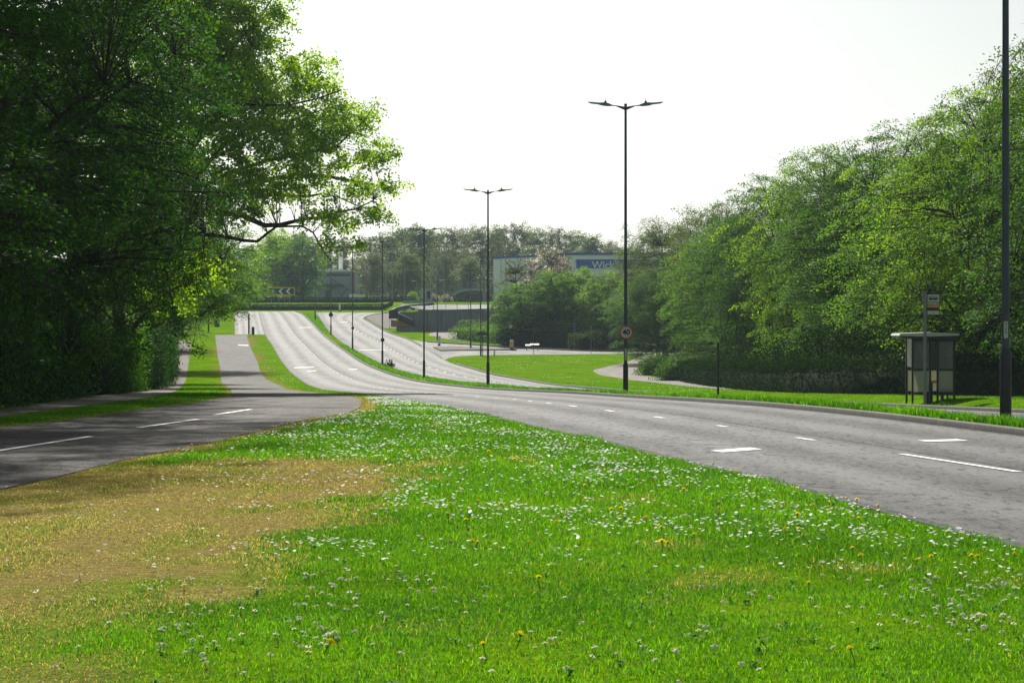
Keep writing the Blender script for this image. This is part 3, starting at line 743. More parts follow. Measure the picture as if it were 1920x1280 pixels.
oak_blobs = [oblob(300, 120, 121, 4.2, 6.5, 6.5), oblob(200, 260, 120, 4.5, 6, 5), oblob(430, 60, 121, 2.6, 4.5, 3.6), oblob(520, 20, 121, 1.0, 2.2, 1.6), oblob(470, 190, 120, 3.0, 5, 3.0),
             oblob(575, 150, 121, 1.7, 3, 1.5), oblob(600, 240, 119.5, 2.2, 4, 2.2), oblob(690, 215, 119.5, .9, 1.6, .7), oblob(680, 290, 119.5, 1.35, 2.2, 1.1), oblob(560, 330, 119, 2.2, 3.6, 1.4),
             oblob(690, 350, 119, 1.5, 2.2, .7), oblob(742, 345, 118.5, .7, 1.0, .35), oblob(690, 400, 118.5, 1.4, 1.8, .6), oblob(610, 410, 118, 1.6, 2.2, .6), oblob(610, 455, 116.5, .9, 1.2, .42),
             oblob(668, 455, 117, .55, .8, .28), oblob(330, 520, 118, 2.6, 4.0, 1.6), oblob(400, 330, 120, 2.4, 4, 1.6), oblob(370, 40, 121, 3, 5, 3), oblob(340, -60, 121, 4, 6, 3), oblob(450, 120, 121, 2.4, 4, 2.4), oblob(400, 190, 120, 2.8, 4.5, 2.4), oblob(640, 225, 119.5, 1.5, 2.6, 1.1), oblob(720, 290, 119, .8, 1.4, .8), oblob(480, 345, 119.5, 2.2, 3.6, 1.1), oblob(520, 260, 119.5, 2.6, 4.4, 1.8), oblob(430, 380, 119, 2.0, 3, 1.0), oblob(300, 350, 117, 2.6, 4.0, 1.8), oblob(620, 478, 116, .45, .6, .2)]
oak = tree_meshes('leaf_oak', 'bark', seed=5, h=22, blobs=oak_blobs, nclump=2900, cr=.50, lpc=58, leaf=.165, trunk_r=.42, limbs=oak_limbs, nlimb=8, hollow=.8, rag=.8, flat=.34, tilt=.2, tint=(.55, .26), jit=.9, side=0, twig=.45)
plant_tree('oak_tree', 'spreading oak whose dark crooked branches reach out over the road', oak, OX, OY, crown='crown')

# --- the woodland edge on the left
def beech(seed, h, rx, ry, **kw):
    d = dict(seed=seed, h=h, nclump=900, cr=1.0, lpc=150, leaf=.112, trunk_r=.34, flat=.11, tilt=.4, hollow=.55,
             blobs=[(0, 0, h * .30, rx * .98, ry * .98, h * .27), (0, 0, h * .58, rx, ry, h * .30), (0, 0, h * .84, rx * .72, ry * .72, h * .18)], tint=(.45, .24))
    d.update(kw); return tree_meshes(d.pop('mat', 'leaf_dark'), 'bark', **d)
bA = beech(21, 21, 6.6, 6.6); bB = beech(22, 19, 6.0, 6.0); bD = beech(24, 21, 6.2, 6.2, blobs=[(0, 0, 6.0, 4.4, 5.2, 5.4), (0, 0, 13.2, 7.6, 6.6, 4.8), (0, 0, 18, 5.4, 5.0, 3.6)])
bC = beech(23, 11, 5.2, 5.2, mat='leaf_horn', nclump=700, lpc=115, cr=.80, leaf=.115, low=.2,
    blobs=[(2.6, 0, 6.2, 4.6, 5.0, 1.8), (2.4, 0, 8.8, 4.8, 4.8, 2.3), (.8, 0, 10.6, 3.6, 3.6, 1.5), (-2.5, 0, 4.5, 2.5, 4, 2.6)])
LEFT = [  # x, y, mesh, rz, scale, label
    (-14.6, 48, bD, 1.9, (1.1, 1.1, 1.05), 'beech tree at the very corner of the left wood'),
    (-14.6, 61, bD, .4, (1.08, 1.0, 1.08), 'dark beech with an ivy clad stem, second along the wood edge'),
    (-15.6, 77, bB, 2.2, (1.0, 1.0, 1.2), 'dark beech with a leafless inner limb, third along the wood edge'),
    (-17.6, 94, bA, 5.1, (.9, .9, 1.1), 'dark beech just in front of the spreading oak'),
    (-24.5, 62, bB, 3.4, (1.2, 1.2, 1.2), 'dark beech in the second row behind the wood corner'),
    (-33, 118, bA, .7, (1.2, 1.2, 1.2), 'dark beech far inside the left wood'),
    (-34, 150, bB, 2.7, (1.2, 1.2, 1.1), 'dark beech in the back row behind the low bright beech'),
    (-26.5, 84, bA, 3.9, (1.05, 1.05, 1.15), 'tall dark beech deep in the left wood'),
    (-25.5, 108, bB, 5.0, (1.1, 1.1, 1.25), 'dark beech standing behind the oak trunk'),
    (-23.6, 150, bC, .1, (1.1, 1, 1.0), 'low bright green beech under the oak branches'),
    (-28.4, 176, bC, -.25, (1.15, 1.1, 1.02), 'bright green beech drooping over the grass beside the footpath'),
    (-31.8, 222, bC, .3, (1.2, 1.2, 1.12), 'green beech overhanging the far end of the service road'),
    (-43.0, 285, bB, .9, (1.1, 1.1, .70), 'far beech where the left wood meets the junction'),
]
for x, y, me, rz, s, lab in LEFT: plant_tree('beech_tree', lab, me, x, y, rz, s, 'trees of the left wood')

# --- the hornbeams and willows along the right
def horn(seed, h, rx, ry, **kw):
    d = dict(seed=seed, h=h, nclump=860, cr=1.0, lpc=120, leaf=.115, trunk_r=.26, flat=.09, tilt=.55, hollow=.5, rag=.9,
             blobs=[(0, 0, h * .32, rx * .92, ry * .92, h * .27), (0, 0, h * .58, rx, ry, h * .29), (0, 0, h * .80, rx * .66, ry * .66, h * .20)], tint=(.5, .24))
    d.update(kw); return tree_meshes(d.pop('mat', 'leaf_horn'), d.pop('bark', 'bark'), **d)
hA = horn(41, 14, 5.4, 5.4); hB = horn(42, 14, 5.0, 5.2)
hC = horn(43, 15, 5.2, 5.2, mat='leaf_thin', bark='barkgrey', nclump=760, lpc=60, leaf=.12, flat=.3, twig=1.4, rag=1.5, cr=.75, jit=.9,
          blobs=[(0, 0, 7.5, 4.6, 4.6, 2.8), (0, 0, 10.2, 5.0, 5.0, 3.2), (0, 0, 12.8, 3.4, 3.4, 2.0)])
def recolour(me, mat):
    c = me[1].copy(); c.materials.clear(); c.materials.append(M[mat]); return (me[0], c)
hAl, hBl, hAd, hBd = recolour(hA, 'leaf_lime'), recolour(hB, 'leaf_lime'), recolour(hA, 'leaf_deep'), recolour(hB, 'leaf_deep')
RIGHT = [
    (22.4, 90, hAd, .3, (1.05, 1.05, 1.02), 'hornbeam behind the tall lamp post beside the bus shelter'),
    (20.8, 104, hBl, 1.9, (1, 1, .96), 'lime green hornbeam rising straight behind the bus stop flag'),
    (21.2, 118, hA, 3.3, (1.05, 1.05, .98), 'tall hornbeam with layered sprays between bus stop and dark hedge'),
    (20.0, 134, hBd, 4.6, (1.0, 1.0, 1.02), 'bright green hornbeam with an upright rounded top above the hedge'),
    (19.6, 152, hAl, 5.5, (.95, .95, 1.10), 'vivid green hornbeam leaning over the middle of the dark hedge'),
    (18.8, 174, hBd, .9, (1.05, 1.05, 1.08), 'duller green hornbeam behind the thin dark sign post'),
    (18.0, 203, hA, 2.4, (1.0, 1.0, .98), 'hornbeam whose low boughs hang over the curve of the cycle path'),
    (20.6, 236, hC, 1.1, (1.15, 1.15, 1.10), 'thinly leaved tree with bare grey stems showing against the sky'),
    (16.4, 256, hC, 3.0, (1.1, 1.1, 1.02), 'half bare tree just right of the tall lamp with the speed sign'),
    (14.6, 240, hAd, 4.9, (1.0, 1.0, .70), 'spreading low hornbeam behind the speed sign'),
    (26.5, 112, hC, 4.2, (1.1, 1.1, 1.14), 'sparse tall tree with wispy bare top at the right edge'),
    (24.0, 262, hB, 2.0, (1.1, 1.1, 1.0), 'green tree far back in the right hand wood'),
]
for x, y, me, rz, s, lab in RIGHT: plant_tree('hornbeam_tree', lab, me, x, y, rz, s, 'trees of the right wood')

for x, y, me, rz, sc_, lab in ((31, 100, hBd, 1.0, 1.0, 'added light blocking tree deep in the right wood behind the bus shelter'), (30, 124, hAd, 2.3, 1.0, 'added light blocking tree deep in the right wood behind the dark hedge'),
                               (28, 146, hBd, 3.1, 1.05, 'added light blocking tree in the back row of the right wood'), (26.5, 168, hAd, .6, 1.05, 'added light blocking tree behind the vivid green hornbeam'), (25, 190, hBd, 5.2, 1.0, 'added light blocking tree behind the cycle path bend'),
                               (33, 80, hAd, 4.4, 1.0, 'added light blocking tree behind the right picture edge')):
    plant_tree('hornbeam_tree', lab, me, x, y, rz, (1.15, 1.15, sc_ * .9), 'trees of the right wood')  # back row added to block sky light at the foot of the wood
# --- the round trees beside the slip road
mA = horn(51, 10, 4.2, 4.2, nclump=520, lpc=70, leaf=.17, cr=.8)
mB = horn(52, 10, 3.6, 3.6, nclump=480, lpc=70, leaf=.17, cr=.8, mat='leaf_oak')
mD = horn(54, 8, 3.0, 3.0, nclump=300, lpc=50, leaf=.2, cr=.7, mat='leaf_blossom', tint=(.55, .25))
mT = horn(55, 8, 2.6, 2.6, nclump=240, lpc=26, leaf=.12, cr=.7, mat='leaf_twig', bark='barkgrey', twig=2.2)
mAd, mBl = recolour(mA, 'leaf_deep'), recolour(mB, 'leaf_lime')
plant_tree('round_tree', 'rounded green tree at the end of the retaining wall', mA, 1.4, 300, .5, (1.05, 1.05, .80), 'trees beside the slip road')
plant_tree('round_tree', 'ivy darkened tree standing in the middle of the slip road clump', mA, 5.2, 303, 1.5, (1.0, 1.0, .95), 'trees beside the slip road')
plant_tree('round_tree', 'lime green tree just below the blossom', mBl, 8.2, 307, 2.2, (1.1, 1.1, .98), 'trees beside the slip road')
plant_tree('round_tree', 'lighter green tree above the low clipped hedge', mBl, 11.6, 298, 2.9, (1.0, 1.0, .94), 'trees beside the slip road')
plant_tree('round_tree', 'green tree below the blue store sign', mBl, 15.8, 290, 4.4, (1.05, 1.05, .95), 'trees beside the slip road')
plant_tree('blossom_tree', 'apple tree in pale pink blossom behind the green trees', mD, 5.2, 318, 1.0, (1.4, 1.4, 1.56))
plant_tree('bare_tree', 'leafless brown shrub tree in front of the white store wall', mT, .6, 318, .6, (1.35, 1.2, 1.42))

A_ = lambda x, Y: (x - CX) * Y / F
# --- the far wood
def far(seed, mat, h=20, r=5.5, lpc=44, n=340, leaf=.40, bark='barkgrey', **kw):
    d = dict(seed=seed, h=h, nclump=n, cr=1.2, lpc=lpc, leaf=leaf, trunk_r=.3, flat=.3, tilt=.4, hollow=.7, rag=1.0, twig=1.9, nlimb=16, low=.3,
             blobs=[(0, 0, h * .40, r * .9, r * .9, h * .26), (0, 0, h * .68, r, r, h * .27), (0, 0, h * .88, r * .6, r * .6, h * .13)], tint=(.5, .25)); d.update(kw)
    return tree_meshes(mat, bark, **d)
fA = far(61, 'leaf_far'); fB = far(62, 'leaf_far', r=5.0, lpc=36); fC = far(63, 'leaf_twig', r=5.2, lpc=40, leaf=.34); fD = far(64, 'leaf_thin', r=4.6, lpc=38)
FARLAB = {0: 'leafy green', 1: 'mid green', 2: 'brown half bare', 3: 'pale lime green'}
far_spots = [  # pixel x, pixel y of the top, distance, kind
    (470, 455, 560, 1), (520, 432, 540, 0), (562, 427, 575, 2), (604, 452, 560, 1), (646, 440, 590, 2), (690, 436, 545, 2), (724, 428, 585, 1), (756, 418, 610, 0), (786, 414, 575, 3),
    (812, 424, 620, 1), (843, 419, 560, 2), (874, 420, 600, 2), (902, 416, 575, 2), (934, 417, 600, 3), (968, 410, 575, 2), (1002, 420, 620, 1), (1044, 419, 570, 2), (1080, 426, 610, 1),
    (1112, 434, 575, 3), (1146, 446, 600, 2), (1184, 456, 580, 1), (1230, 462, 600, 0), (1290, 470, 590, 2), (1350, 470, 600, 1),
    (768, 470, 500, 0), (740, 486, 505, 2), (835, 470, 515, 2), (880, 478, 505, 1), (700, 470, 500, 2)]
where = ['beyond the junction', 'left of the yellow chevron board', 'above the chevron board', 'over the grey depot roof', 'behind the grey depot', 'behind the white hoarding', 'over the white hoarding',
         'right of the white hoarding', 'highest above the round bush', 'behind the third lamp post', 'above the arched canopy', 'right of the arched canopy top', 'left of the second tall lamp post',
         'behind the second tall lamp post', 'with a domed top above the store wall', 'just left of the blossom tree top', 'domed above the blossom tree', 'above the left of the store sign', 'directly above the store sign',
         'right of the store sign', 'behind the lamp with the speed sign', 'hidden far behind the right wood', 'deep behind the right wood', 'furthest behind the right wood',
         'standing nearer beside the round bush', 'standing nearer beside the white hoarding', 'standing nearer behind the arched canopy', 'standing nearer left of the store wall', 'with a dark forked trunk by the white hoarding']
for i, ((px, py, Y, k), wh) in enumerate(zip(far_spots, where)):
    x = (px - CX) * Y / F; top = H - (py - HZ) * Y / F; hgt = top - zgf(x, Y)
    sc = hgt / 21.0
    plant_tree('woodland_tree', f'{FARLAB[k]} tree {wh}', (fA, fB, fC, fD)[k], x, Y, i * 1.7, (max(sc, .62) * 1.05, max(sc, .62) * 1.05, sc), 'trees of the far wood')
plant_tree('leaning_tree', 'green tree with a leaning dark trunk in front of the grey depot', mA, A_(566, 470), 470, 2.2, (1.15, 1.15, 1.36), 'trees before the grey depot')
plant_tree('leaning_tree', 'thin brownish tree behind the right end of the chevron board', mT, A_(548, 474), 474, .4, (1.3, 1.3, 1.4), 'trees before the grey depot')
plant_tree('leaning_tree', 'full green tree left of the chevron board', mB, A_(516, 478), 478, 1.4, (1.3, 1.3, 1.5), 'trees before the grey depot')
# thicket closing the wood's floor
def leafbox(name, path, w, h, n, leaf, mat, rng, tint=(.45, .25), core=True, rough=.25, parent=None, zfun=None, part=None):
    """A hedge: leaves over a box that follows path [(x, y)...]; ragged top."""
    P = np.array(path, float); seg = np.hypot(*np.diff(P, axis=0).T); cum = np.r_[0, np.cumsum(seg)]
    s = rng.uniform(0, cum[-1], n); X = np.interp(s, cum, P[:, 0]); Y = np.interp(s, cum, P[:, 1])
    j = np.clip(np.searchsorted(cum, s) - 1, 0, len(seg) - 1); d = np.diff(P, axis=0)[j] / seg[j][:, None]; nx, ny = -d[:, 1], d[:, 0]
    hh = h * (1 + rough * (fbm(s * .9, s * 0 + 1, 77) - .5) * 2); ww = w * (1 + rough * (fbm(s * 1.1, s * 0 + 5, 78) - .5))
    face = rng.random(n); pw = ww.mean() / (ww.mean() + 2 * h)
    off = np.where(face < pw, rng.uniform(-.5, .5, n), np.where(face < (1 + pw) / 2, -.5, .5)) * ww + rng.normal(0, .06, n) * w
    zz = np.where(face < pw, 1.0, rng.random(n)) * hh + rng.normal(0, .05, n) * h
    zz = np.where(np.abs(off) > .42 * ww, np.minimum(zz, hh * .93), zz)
    px, py = X + nx * off, Y + ny * off; base = zg(px, py) if zfun is None else zfun(px, py)
    Nn = np.where((face < pw)[:, None], np.array([[0, 0, 1.]]), np.stack([nx * np.sign(off), ny * np.sign(off), np.full(n, .35)], 1))
    LV, LF = leaf_quads(np.stack([px, py, base + np.maximum(zz, .02)], 1), Nn, leaf, rng)
    tt = np.repeat(np.clip(rng.normal(tint[0], tint[1], n) + .1 * (zz / h - .5), 0, 1), 4)
    lv = mesh_np(part or 'foliage', LV, LF, M[mat], tint=tt)
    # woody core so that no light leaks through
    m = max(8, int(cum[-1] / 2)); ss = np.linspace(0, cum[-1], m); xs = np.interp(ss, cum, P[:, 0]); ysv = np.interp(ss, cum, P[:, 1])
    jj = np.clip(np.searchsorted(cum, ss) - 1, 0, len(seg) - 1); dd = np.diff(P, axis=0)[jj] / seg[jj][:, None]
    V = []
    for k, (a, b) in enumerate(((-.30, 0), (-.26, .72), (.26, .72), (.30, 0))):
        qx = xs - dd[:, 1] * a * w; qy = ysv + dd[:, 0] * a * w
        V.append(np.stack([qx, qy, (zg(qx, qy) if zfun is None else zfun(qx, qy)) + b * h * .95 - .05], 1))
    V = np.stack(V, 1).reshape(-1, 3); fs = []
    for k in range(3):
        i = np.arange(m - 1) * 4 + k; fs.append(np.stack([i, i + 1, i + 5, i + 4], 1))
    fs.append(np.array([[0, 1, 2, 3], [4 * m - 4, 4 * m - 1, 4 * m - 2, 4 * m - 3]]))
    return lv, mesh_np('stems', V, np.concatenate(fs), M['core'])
def hedge(name, label, path, w, h, n, leaf, mat, cat='hedge', group=None, seed=1, **kw):
    lv, st = leafbox(name, path, w, h, n, leaf, mat, np.random.default_rng(seed), **kw)
    t = thing(name, label, cat, (0, 0, 0), 0, group)
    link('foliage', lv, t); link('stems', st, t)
    return t
hedge('thicket', 'dark thicket filling the floor of the far wood', [(-75, 640), (-30, 635), (20, 640), (60, 640), (90, 640)], 8, 9, 9000, .7, 'leaf_far', cat='thicket', seed=3, tint=(.3, .25))
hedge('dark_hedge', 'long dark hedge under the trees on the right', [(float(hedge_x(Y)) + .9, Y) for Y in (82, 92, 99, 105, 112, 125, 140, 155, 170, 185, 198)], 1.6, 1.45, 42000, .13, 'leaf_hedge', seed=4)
# undergrowth of the left wood, along the footpath
def fpx(Y, o=1.3): return float(FP_L(Y)) - o
UND = [(40, 52, 3.4, 'dark holly undergrowth nearest the camera at the foot of the left wood'), (53, 66, 3.8, 'dark undergrowth filling the gap below the first beeches'),
       (67, 82, 3.2, 'black shaded undergrowth with an ivy stem beside the footpath'), (83, 100, 3.6, 'dark undergrowth left of the footpath bend'),
       (101, 117, 3.0, 'shaded shrubs close by the oak trunk'), (118, 131, 3.4, 'sunlit leafy shrub at the corner where the footpath straightens'),
       (132, 165, 3.2, 'shrubs lining the straight part of the footpath'), (168, 230, 3.5, 'far shrubs along the footpath under the beeches')]
for i, (a, b, h, lab) in enumerate(UND):
    off = 1.6 if i < 4 else .9
    hedge('undergrowth', lab, [(fpx(Y, off), Y) for Y in np.linspace(a, b, 5)], 2.4, h, 9000 if i < 6 else 11000, .15, 'leaf_dark' if i != 5 else 'leaf_horn', cat='shrub', group='undergrowth of the left wood', seed=30 + i, rough=.7, tint=(.35, .25))
hedge('yellow_bush', 'small yellow green bush at the edge of the shaded footpath', [(fpx(49, .1) - .3, 49.0), (fpx(50, -.1) + .1, 50.2)], .9, .55, 1500, .08, 'leaf_oak', cat='bush', seed=45, rough=.6, tint=(.9, .12))
# hedges of the roundabout
A = lambda x, Y: (x - CX) * Y / F
zfix = lambda z: (lambda px, py: px * 0 + z)
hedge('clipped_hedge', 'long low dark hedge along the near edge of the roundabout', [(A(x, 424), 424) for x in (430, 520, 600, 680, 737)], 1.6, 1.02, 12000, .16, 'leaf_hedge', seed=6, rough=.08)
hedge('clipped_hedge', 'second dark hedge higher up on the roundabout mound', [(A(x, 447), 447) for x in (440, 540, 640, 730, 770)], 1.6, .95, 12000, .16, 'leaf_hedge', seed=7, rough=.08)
def on(x, y, Y): p = at(x, y, Y); return p
def bush(name, label, px, py, Y, w, h, n, leaf, mat, seed, cat='bush', rough=.4, tint=(.45, .25)):
    """A rounded bush: leaves through a lumpy dome over a dark twiggy core."""
    rng = np.random.default_rng(seed); x = A(px, Y); z = at(px, py, Y).z if py else zgf(x, Y)
    d = rng.normal(0, 1, (n, 3)); d /= np.linalg.norm(d, axis=1, keepdims=True); d[:, 2] = np.abs(d[:, 2])
    az = np.arctan2(d[:, 1], d[:, 0])
    lump_ = 1 + rough * (fbm(az * 1.6 + 9, d[:, 2] * 3 + seed, seed) - .5) * 1.6
    r = lump_ * (1 - .35 * rng.random(n) ** 2)
    P = d * r[:, None] * np.array([w / 2, w * .38, h])
    LV, LF = leaf_quads(P, d, leaf, rng, jitter=.7)
    t = thing(name, label, cat, (x, Y, z - .03))
    link('foliage', mesh_np('foliage', LV, LF, M[mat], tint=np.repeat(np.clip(rng.normal(tint[0], tint[1], n), 0, 1), 4)), t)
    paths = []
    for k in range(14):
        e = d[k] * np.array([w / 2, w * .38, h]) * .85; paths.append((np.stack([e * .05 - np.array([0, 0, .1]), e * .5 + np.array([0, 0, .1 * h]), e]), [.03, .02, .008]))
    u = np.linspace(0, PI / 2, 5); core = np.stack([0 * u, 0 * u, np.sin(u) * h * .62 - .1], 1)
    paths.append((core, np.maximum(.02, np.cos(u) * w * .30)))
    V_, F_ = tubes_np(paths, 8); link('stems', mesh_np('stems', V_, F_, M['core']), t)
    return t
bush('round_bush', 'neat rounded lime green bush beside the big road sign', 774, 563.5, 452, 2.6, 1.75, 2600, .14, 'leaf_horn', 8, rough=.15, tint=(.9, .15))
bush('flowering_shrub', 'low shrub with cream flowers beside the arched canopy', 838, 567, 440, 2.6, 1.5, 1500, .17, 'leaf_blossom', 9, rough=.5)
bush('flowering_shrub', 'low shrub with cream flowers beside the blue road sign', 814, 567, 441, 2.4, 1.6, 1500, .17, 'leaf_blossom', 10, rough=.5)
bush('dark_shrub', 'dark shrub under the arched canopy', 868, 568, 446, 6.5, 1.7, 2500, .2, 'leaf_hedge', 11, rough=.4)
hedge('laurel_hedge', 'clipped reddish green hedge behind the blue sign on the slip road', [g(x, y) for x, y in ((1076, 655), (1100, 656), (1130, 655), (1160, 652), (1200, 646))], 2.0, 2.0, 9000, .16, 'leaf_laurel', seed=12, rough=.25, tint=(.6, .3))
hedge('bramble', 'tangled green bank of weeds below the retaining wall', [(A(x, Y), Y) for x, Y in ((870, 322), (895, 316), (925, 312), (955, 306))], 3.5, 1.9, 9000, .17, 'leaf_horn', cat='shrub', seed=13, rough=.6, tint=(.5, .3))
hedge('bramble', 'dark low undergrowth along the slip road kerb', [(A(x, Y), Y) for x, Y in ((950, 301), (990, 298), (1030, 294), (1072, 291), (1115, 288), (1160, 286))], 3.0, 2.9, 16000, .15, 'leaf_hedge', cat='shrub', seed=14, rough=.4)
bush('box_bush', 'small round dark bush on the grass right of the speed sign', 1190, 656, float(y2Y(657)), 1.8, .75, 900, .12, 'leaf_hedge', 15, rough=.3)
bush('leafy_bush', 'leafy bush spilling over the inner bend of the cycle path', 1228, 0, 208, 3.4, 1.9, 4500, .13, 'leaf_deep', 16, rough=.7, tint=(.5, .3))
bush('leafy_bush', 'weedy green bush at the foot of the dark hedge beside the cycle path', 1268, 0, 190, 3.6, 1.7, 4500, .13, 'leaf_deep', 17, rough=.7, tint=(.45, .3))
bush('weed_tuft', 'spiky dandelion tuft at the foot of a median lamp post', 731, 0, 231, .9, .7, 260, .16, 'leaf_hedge', 18, rough=.8)

for i, (ys_, o_, h_, lab) in enumerate((((84, 90, 96, 101), 2.6, 2.6, 'dark scrub added for wood shade behind the bus shelter'), ((102, 106, 112, 124), 2.8, 2.6, 'dark scrub added for wood shade above the hedge beside the bus shelter'), ((126, 140, 155, 170), 2.6, 2.4, 'dark scrub added for wood shade above the middle of the long hedge'))):
    hedge('undergrowth', lab, [(float(hedge_x(Y)) + o_, Y) for Y in ys_], 2.4, h_, 9000, .15, 'leaf_hedge', cat='shrub', group='added shade scrub of the right wood', seed=60 + i, rough=.7, tint=(.35, .25))  # scrub added to darken the foot of the right wood
# ------------------------------------------------------------------ street lamps
def luminaire(parent, s, L0, z, mat, det=True):
    """One flat lantern on an arm reaching to side s."""
    R = Matrix.Rotation(-s * math.radians(7), 3, 'Y')
    mb = MB(); prof = [(0, -.03), (.16, -.055), (.40, -.055), (.55, -.025), (.92, -.010), (.98, .008), (.95, .020), (.52, .035), (.34, .068), (.18, .068), (0, .02)]
    if s < 0: prof = [(-a, b) for a, b in prof][::-1]
    o = Vector((s * L0, 0, z))
    mb.prism(prof, -.13, .13, mat, o, R)
    lu = mb.obj('luminaire', parent)
    mb2 = MB(); mb2.box(o + R @ Vector((s * .70, 0, -.028)), (.36, .19, .012), M['lens'], ry=-s * math.radians(7)); mb2.obj('lens', lu)
    if det:
        mb3 = MB(); c = o + R @ Vector((s * .26, 0, .10)); mb3.tube([c - Vector((0, 0, .04)), c + Vector((0, 0, .05))], .045, M['base'], 8); mb3.tube([c, c + Vector((0, 0, .16))], .008, M['base'], 4); mb3.obj('photocell', lu)
def lamp(label, x, y, z, h=12.0, mat='post', base='base', arms=(-1, 1), base_h=1.42, group='lamp posts along the median', reach=.58, lampmat='lamp', plate=None, thick=1.0):
    t = thing('street_lamp', label, 'street lamp', (x, y, z), 0, group)
    mb = MB(); mb.tube([(0, 0, -.3), (0, 0, base_h - .06), (0, 0, base_h + .05)], [.105 * thick, .105 * thick, .070 * thick], M[base], 16)
    mb.box((0, -.103 * thick, .75), (.11, .012, .5), M[base]); mb.obj('base_section', t, True)
    mb = MB(); mb.tube([(0, 0, base_h + .02), (0, 0, h * .55), (0, 0, h)], [.070 * thick, .060 * thick, .050 * thick], M[mat], 16)
    mb.tube([(0, 0, h - .02), (0, 0, h + .06)], .062 * thick, M[mat], 12)
    mb.obj('pole', t, True)
    for s in arms:
        mb = MB(); mb.prism([(s * .04, h - .20), (s * .04, h - .06), (s * reach, h + .02), (s * (reach + .10), h + .015), (s * (reach + .10), h - .03), (s * reach * .72, h - .035)][::s], -.025, .025, M[mat]); mb.obj('arm', t)
        luminaire(t, s, reach, h + .0, M[lampmat])
    if plate:
        mb = MB(); mb.box((-.01, -.075 * thick, 1.80), (.075, .006, .30), M['offwhite']); p = mb.obj('number_plate', t)
        for k, ch in enumerate(plate):
            me = textmesh(ch, .075, M['black'], .002); me.transform(Matrix.Translation((-.01, -.075 * thick - .006, 1.905 - .075 * k))); link('numeral', me, p)
    return t
def base_z(x, Y): return zgf(x, Y) + .13
LP = [(1885.5, 42.9), (1173, 98.5), (915, 148), (795, 194), (717, 232), (661, 283), (620.5, 332), (591, 378)]
lamp_names = ['tall lamp post cut off by the top of the picture beside the bus lane', 'tall double armed lamp post carrying the red and white speed sign', 'double armed lamp post standing where the far carriageway meets the median grass',
              'double armed lamp post with a plain dark pole, third beyond the speed sign', 'double armed lamp post with a weed tuft and small dark disc at its base', 'double armed lamp post with a small dark disc halfway up the rise',
              'double armed lamp post with the larger round sign near the crest', 'last double armed lamp post at the tip of the median']
for i, ((px, Y), lab) in enumerate(zip(LP, lamp_names)):
    x = A(px, Y); lamp(lab, x, Y, base_z(x, Y), plate='525' if i == 0 else None)
    if i == 1:
        mb = MB(); mb.box((0, -.072, 1.78), (.07, .006, .50), M['offwhite']); o = mb.obj('number_plate'); o.location = (0, 0, 0); o.parent = [q for q in COL.objects if q.get('label') == lab][0]
# secondary street lamps: (pixel x of pole, base pixel y, top pixel y, distance, arms, label)
SEC = [(882.5, 654, 505, None, (-1, 1), 'lower lamp post with two heads whitened for sun glint on the traffic island', 1.0), (901.5, 667, 473, None, (-1,), 'single armed lamp post at the tip of the triangular lawn', .58),
       (820, 638, 526, None, (1,), 'short lamp post with head whitened for sun glint behind the white bollard', .2)]
for px, yb, yt, Y, arms, lab, reach in SEC:
    Y = float(y2Y(yb)); x = A(px, Y); z = zgf(x, Y); h = (yb - yt) * Y / F
    lamp(lab, x, Y, z, h, arms=arms, base_h=1.2, group='lamp posts of the slip road', reach=reach, lampmat='white', thick=.95)  # white housings put the sun glint on the heads into their colour
FARL = [(758, 567, 467, 470, (-1,), 'far lamp post with its head to the left above the round bush'), (735.5, 577, 424, 440, (-1, 1), 'tallest far lamp post behind the lower roundabout hedge'),
        (724, 562, 472, 490, (-1,), 'far pale lamp post in front of the white hoarding'), (832, 568, 443, 440, (-1,), 'pale blue grey lamp post left of the arched canopy'),
        (909.5, 575, 433, 440, (-1,), 'far lamp post hidden partly by the second tall lamp'), (782, 562, 527, 470, (-1,), 'short far lamp post above the round bush'), (819, 568, 467, 480, (-1,), 'far lamp post between the third lamp and the arched canopy'),
        (948, 560, 455, 470, (-1, 1), 'far lamp post showing above the white store wall'), (985, 560, 474, 460, (-1,), 'far lamp post close by the blossom tree')]
for px, yb, yt, Y, arms, lab in FARL:
    p = at(px, yb, Y); z = zgf(p.x, Y); h = at(px, yt, Y).z - z
    lamp(lab, p.x, Y, z, h, mat='grey', base='grey', arms=arms, base_h=1.2, group='far lamp posts round the roundabout', reach=.35, lampmat='white', thick=1.0)  # far heads are coloured white in place of sun glint

# ------------------------------------------------------------------ signs
def round_sign(label, x, y, z, r, text=None, face='offwhite', ring='red', cat='road sign', d=.012):
    t = thing('speed_limit_sign' if text else 'round_sign', label, cat, (x, y, z))
    mb = MB(); mb.disc((0, 0, 0), r, d, M['grey' if text else 'base'], 36); mb.obj('back_plate', t)
    mb = MB(); mb.disc((0, -d / 2 - .003, 0), r * .80, .004, M[face], 36); mb.obj('face', t)
    mb = MB(); mb.disc((0, -d / 2 - .004, 0), r * .995, .006, M[ring], 36, r_in=r * .80); mb.obj('border_ring', t)
    mb = MB(); mb.box((0, d / 2 + .02, r * .4), (.16, .03, .03), M['grey']); mb.box((0, d / 2 + .02, -r * .4), (.16, .03, .03), M['grey']); mb.obj('bracket', t)
    if text:
        me = textmesh(text, r * 1.02, M['black'], .003, bold=r * .028); me.transform(Matrix.Translation((0, -d / 2 - .009, 0))); link('numerals', me, t)
    return t
p = at(1174, 623, 98.5); round_sign('red ringed 40 speed limit sign on the tall lamp post', p.x, 98.5 - .095, p.z, .295, '40')
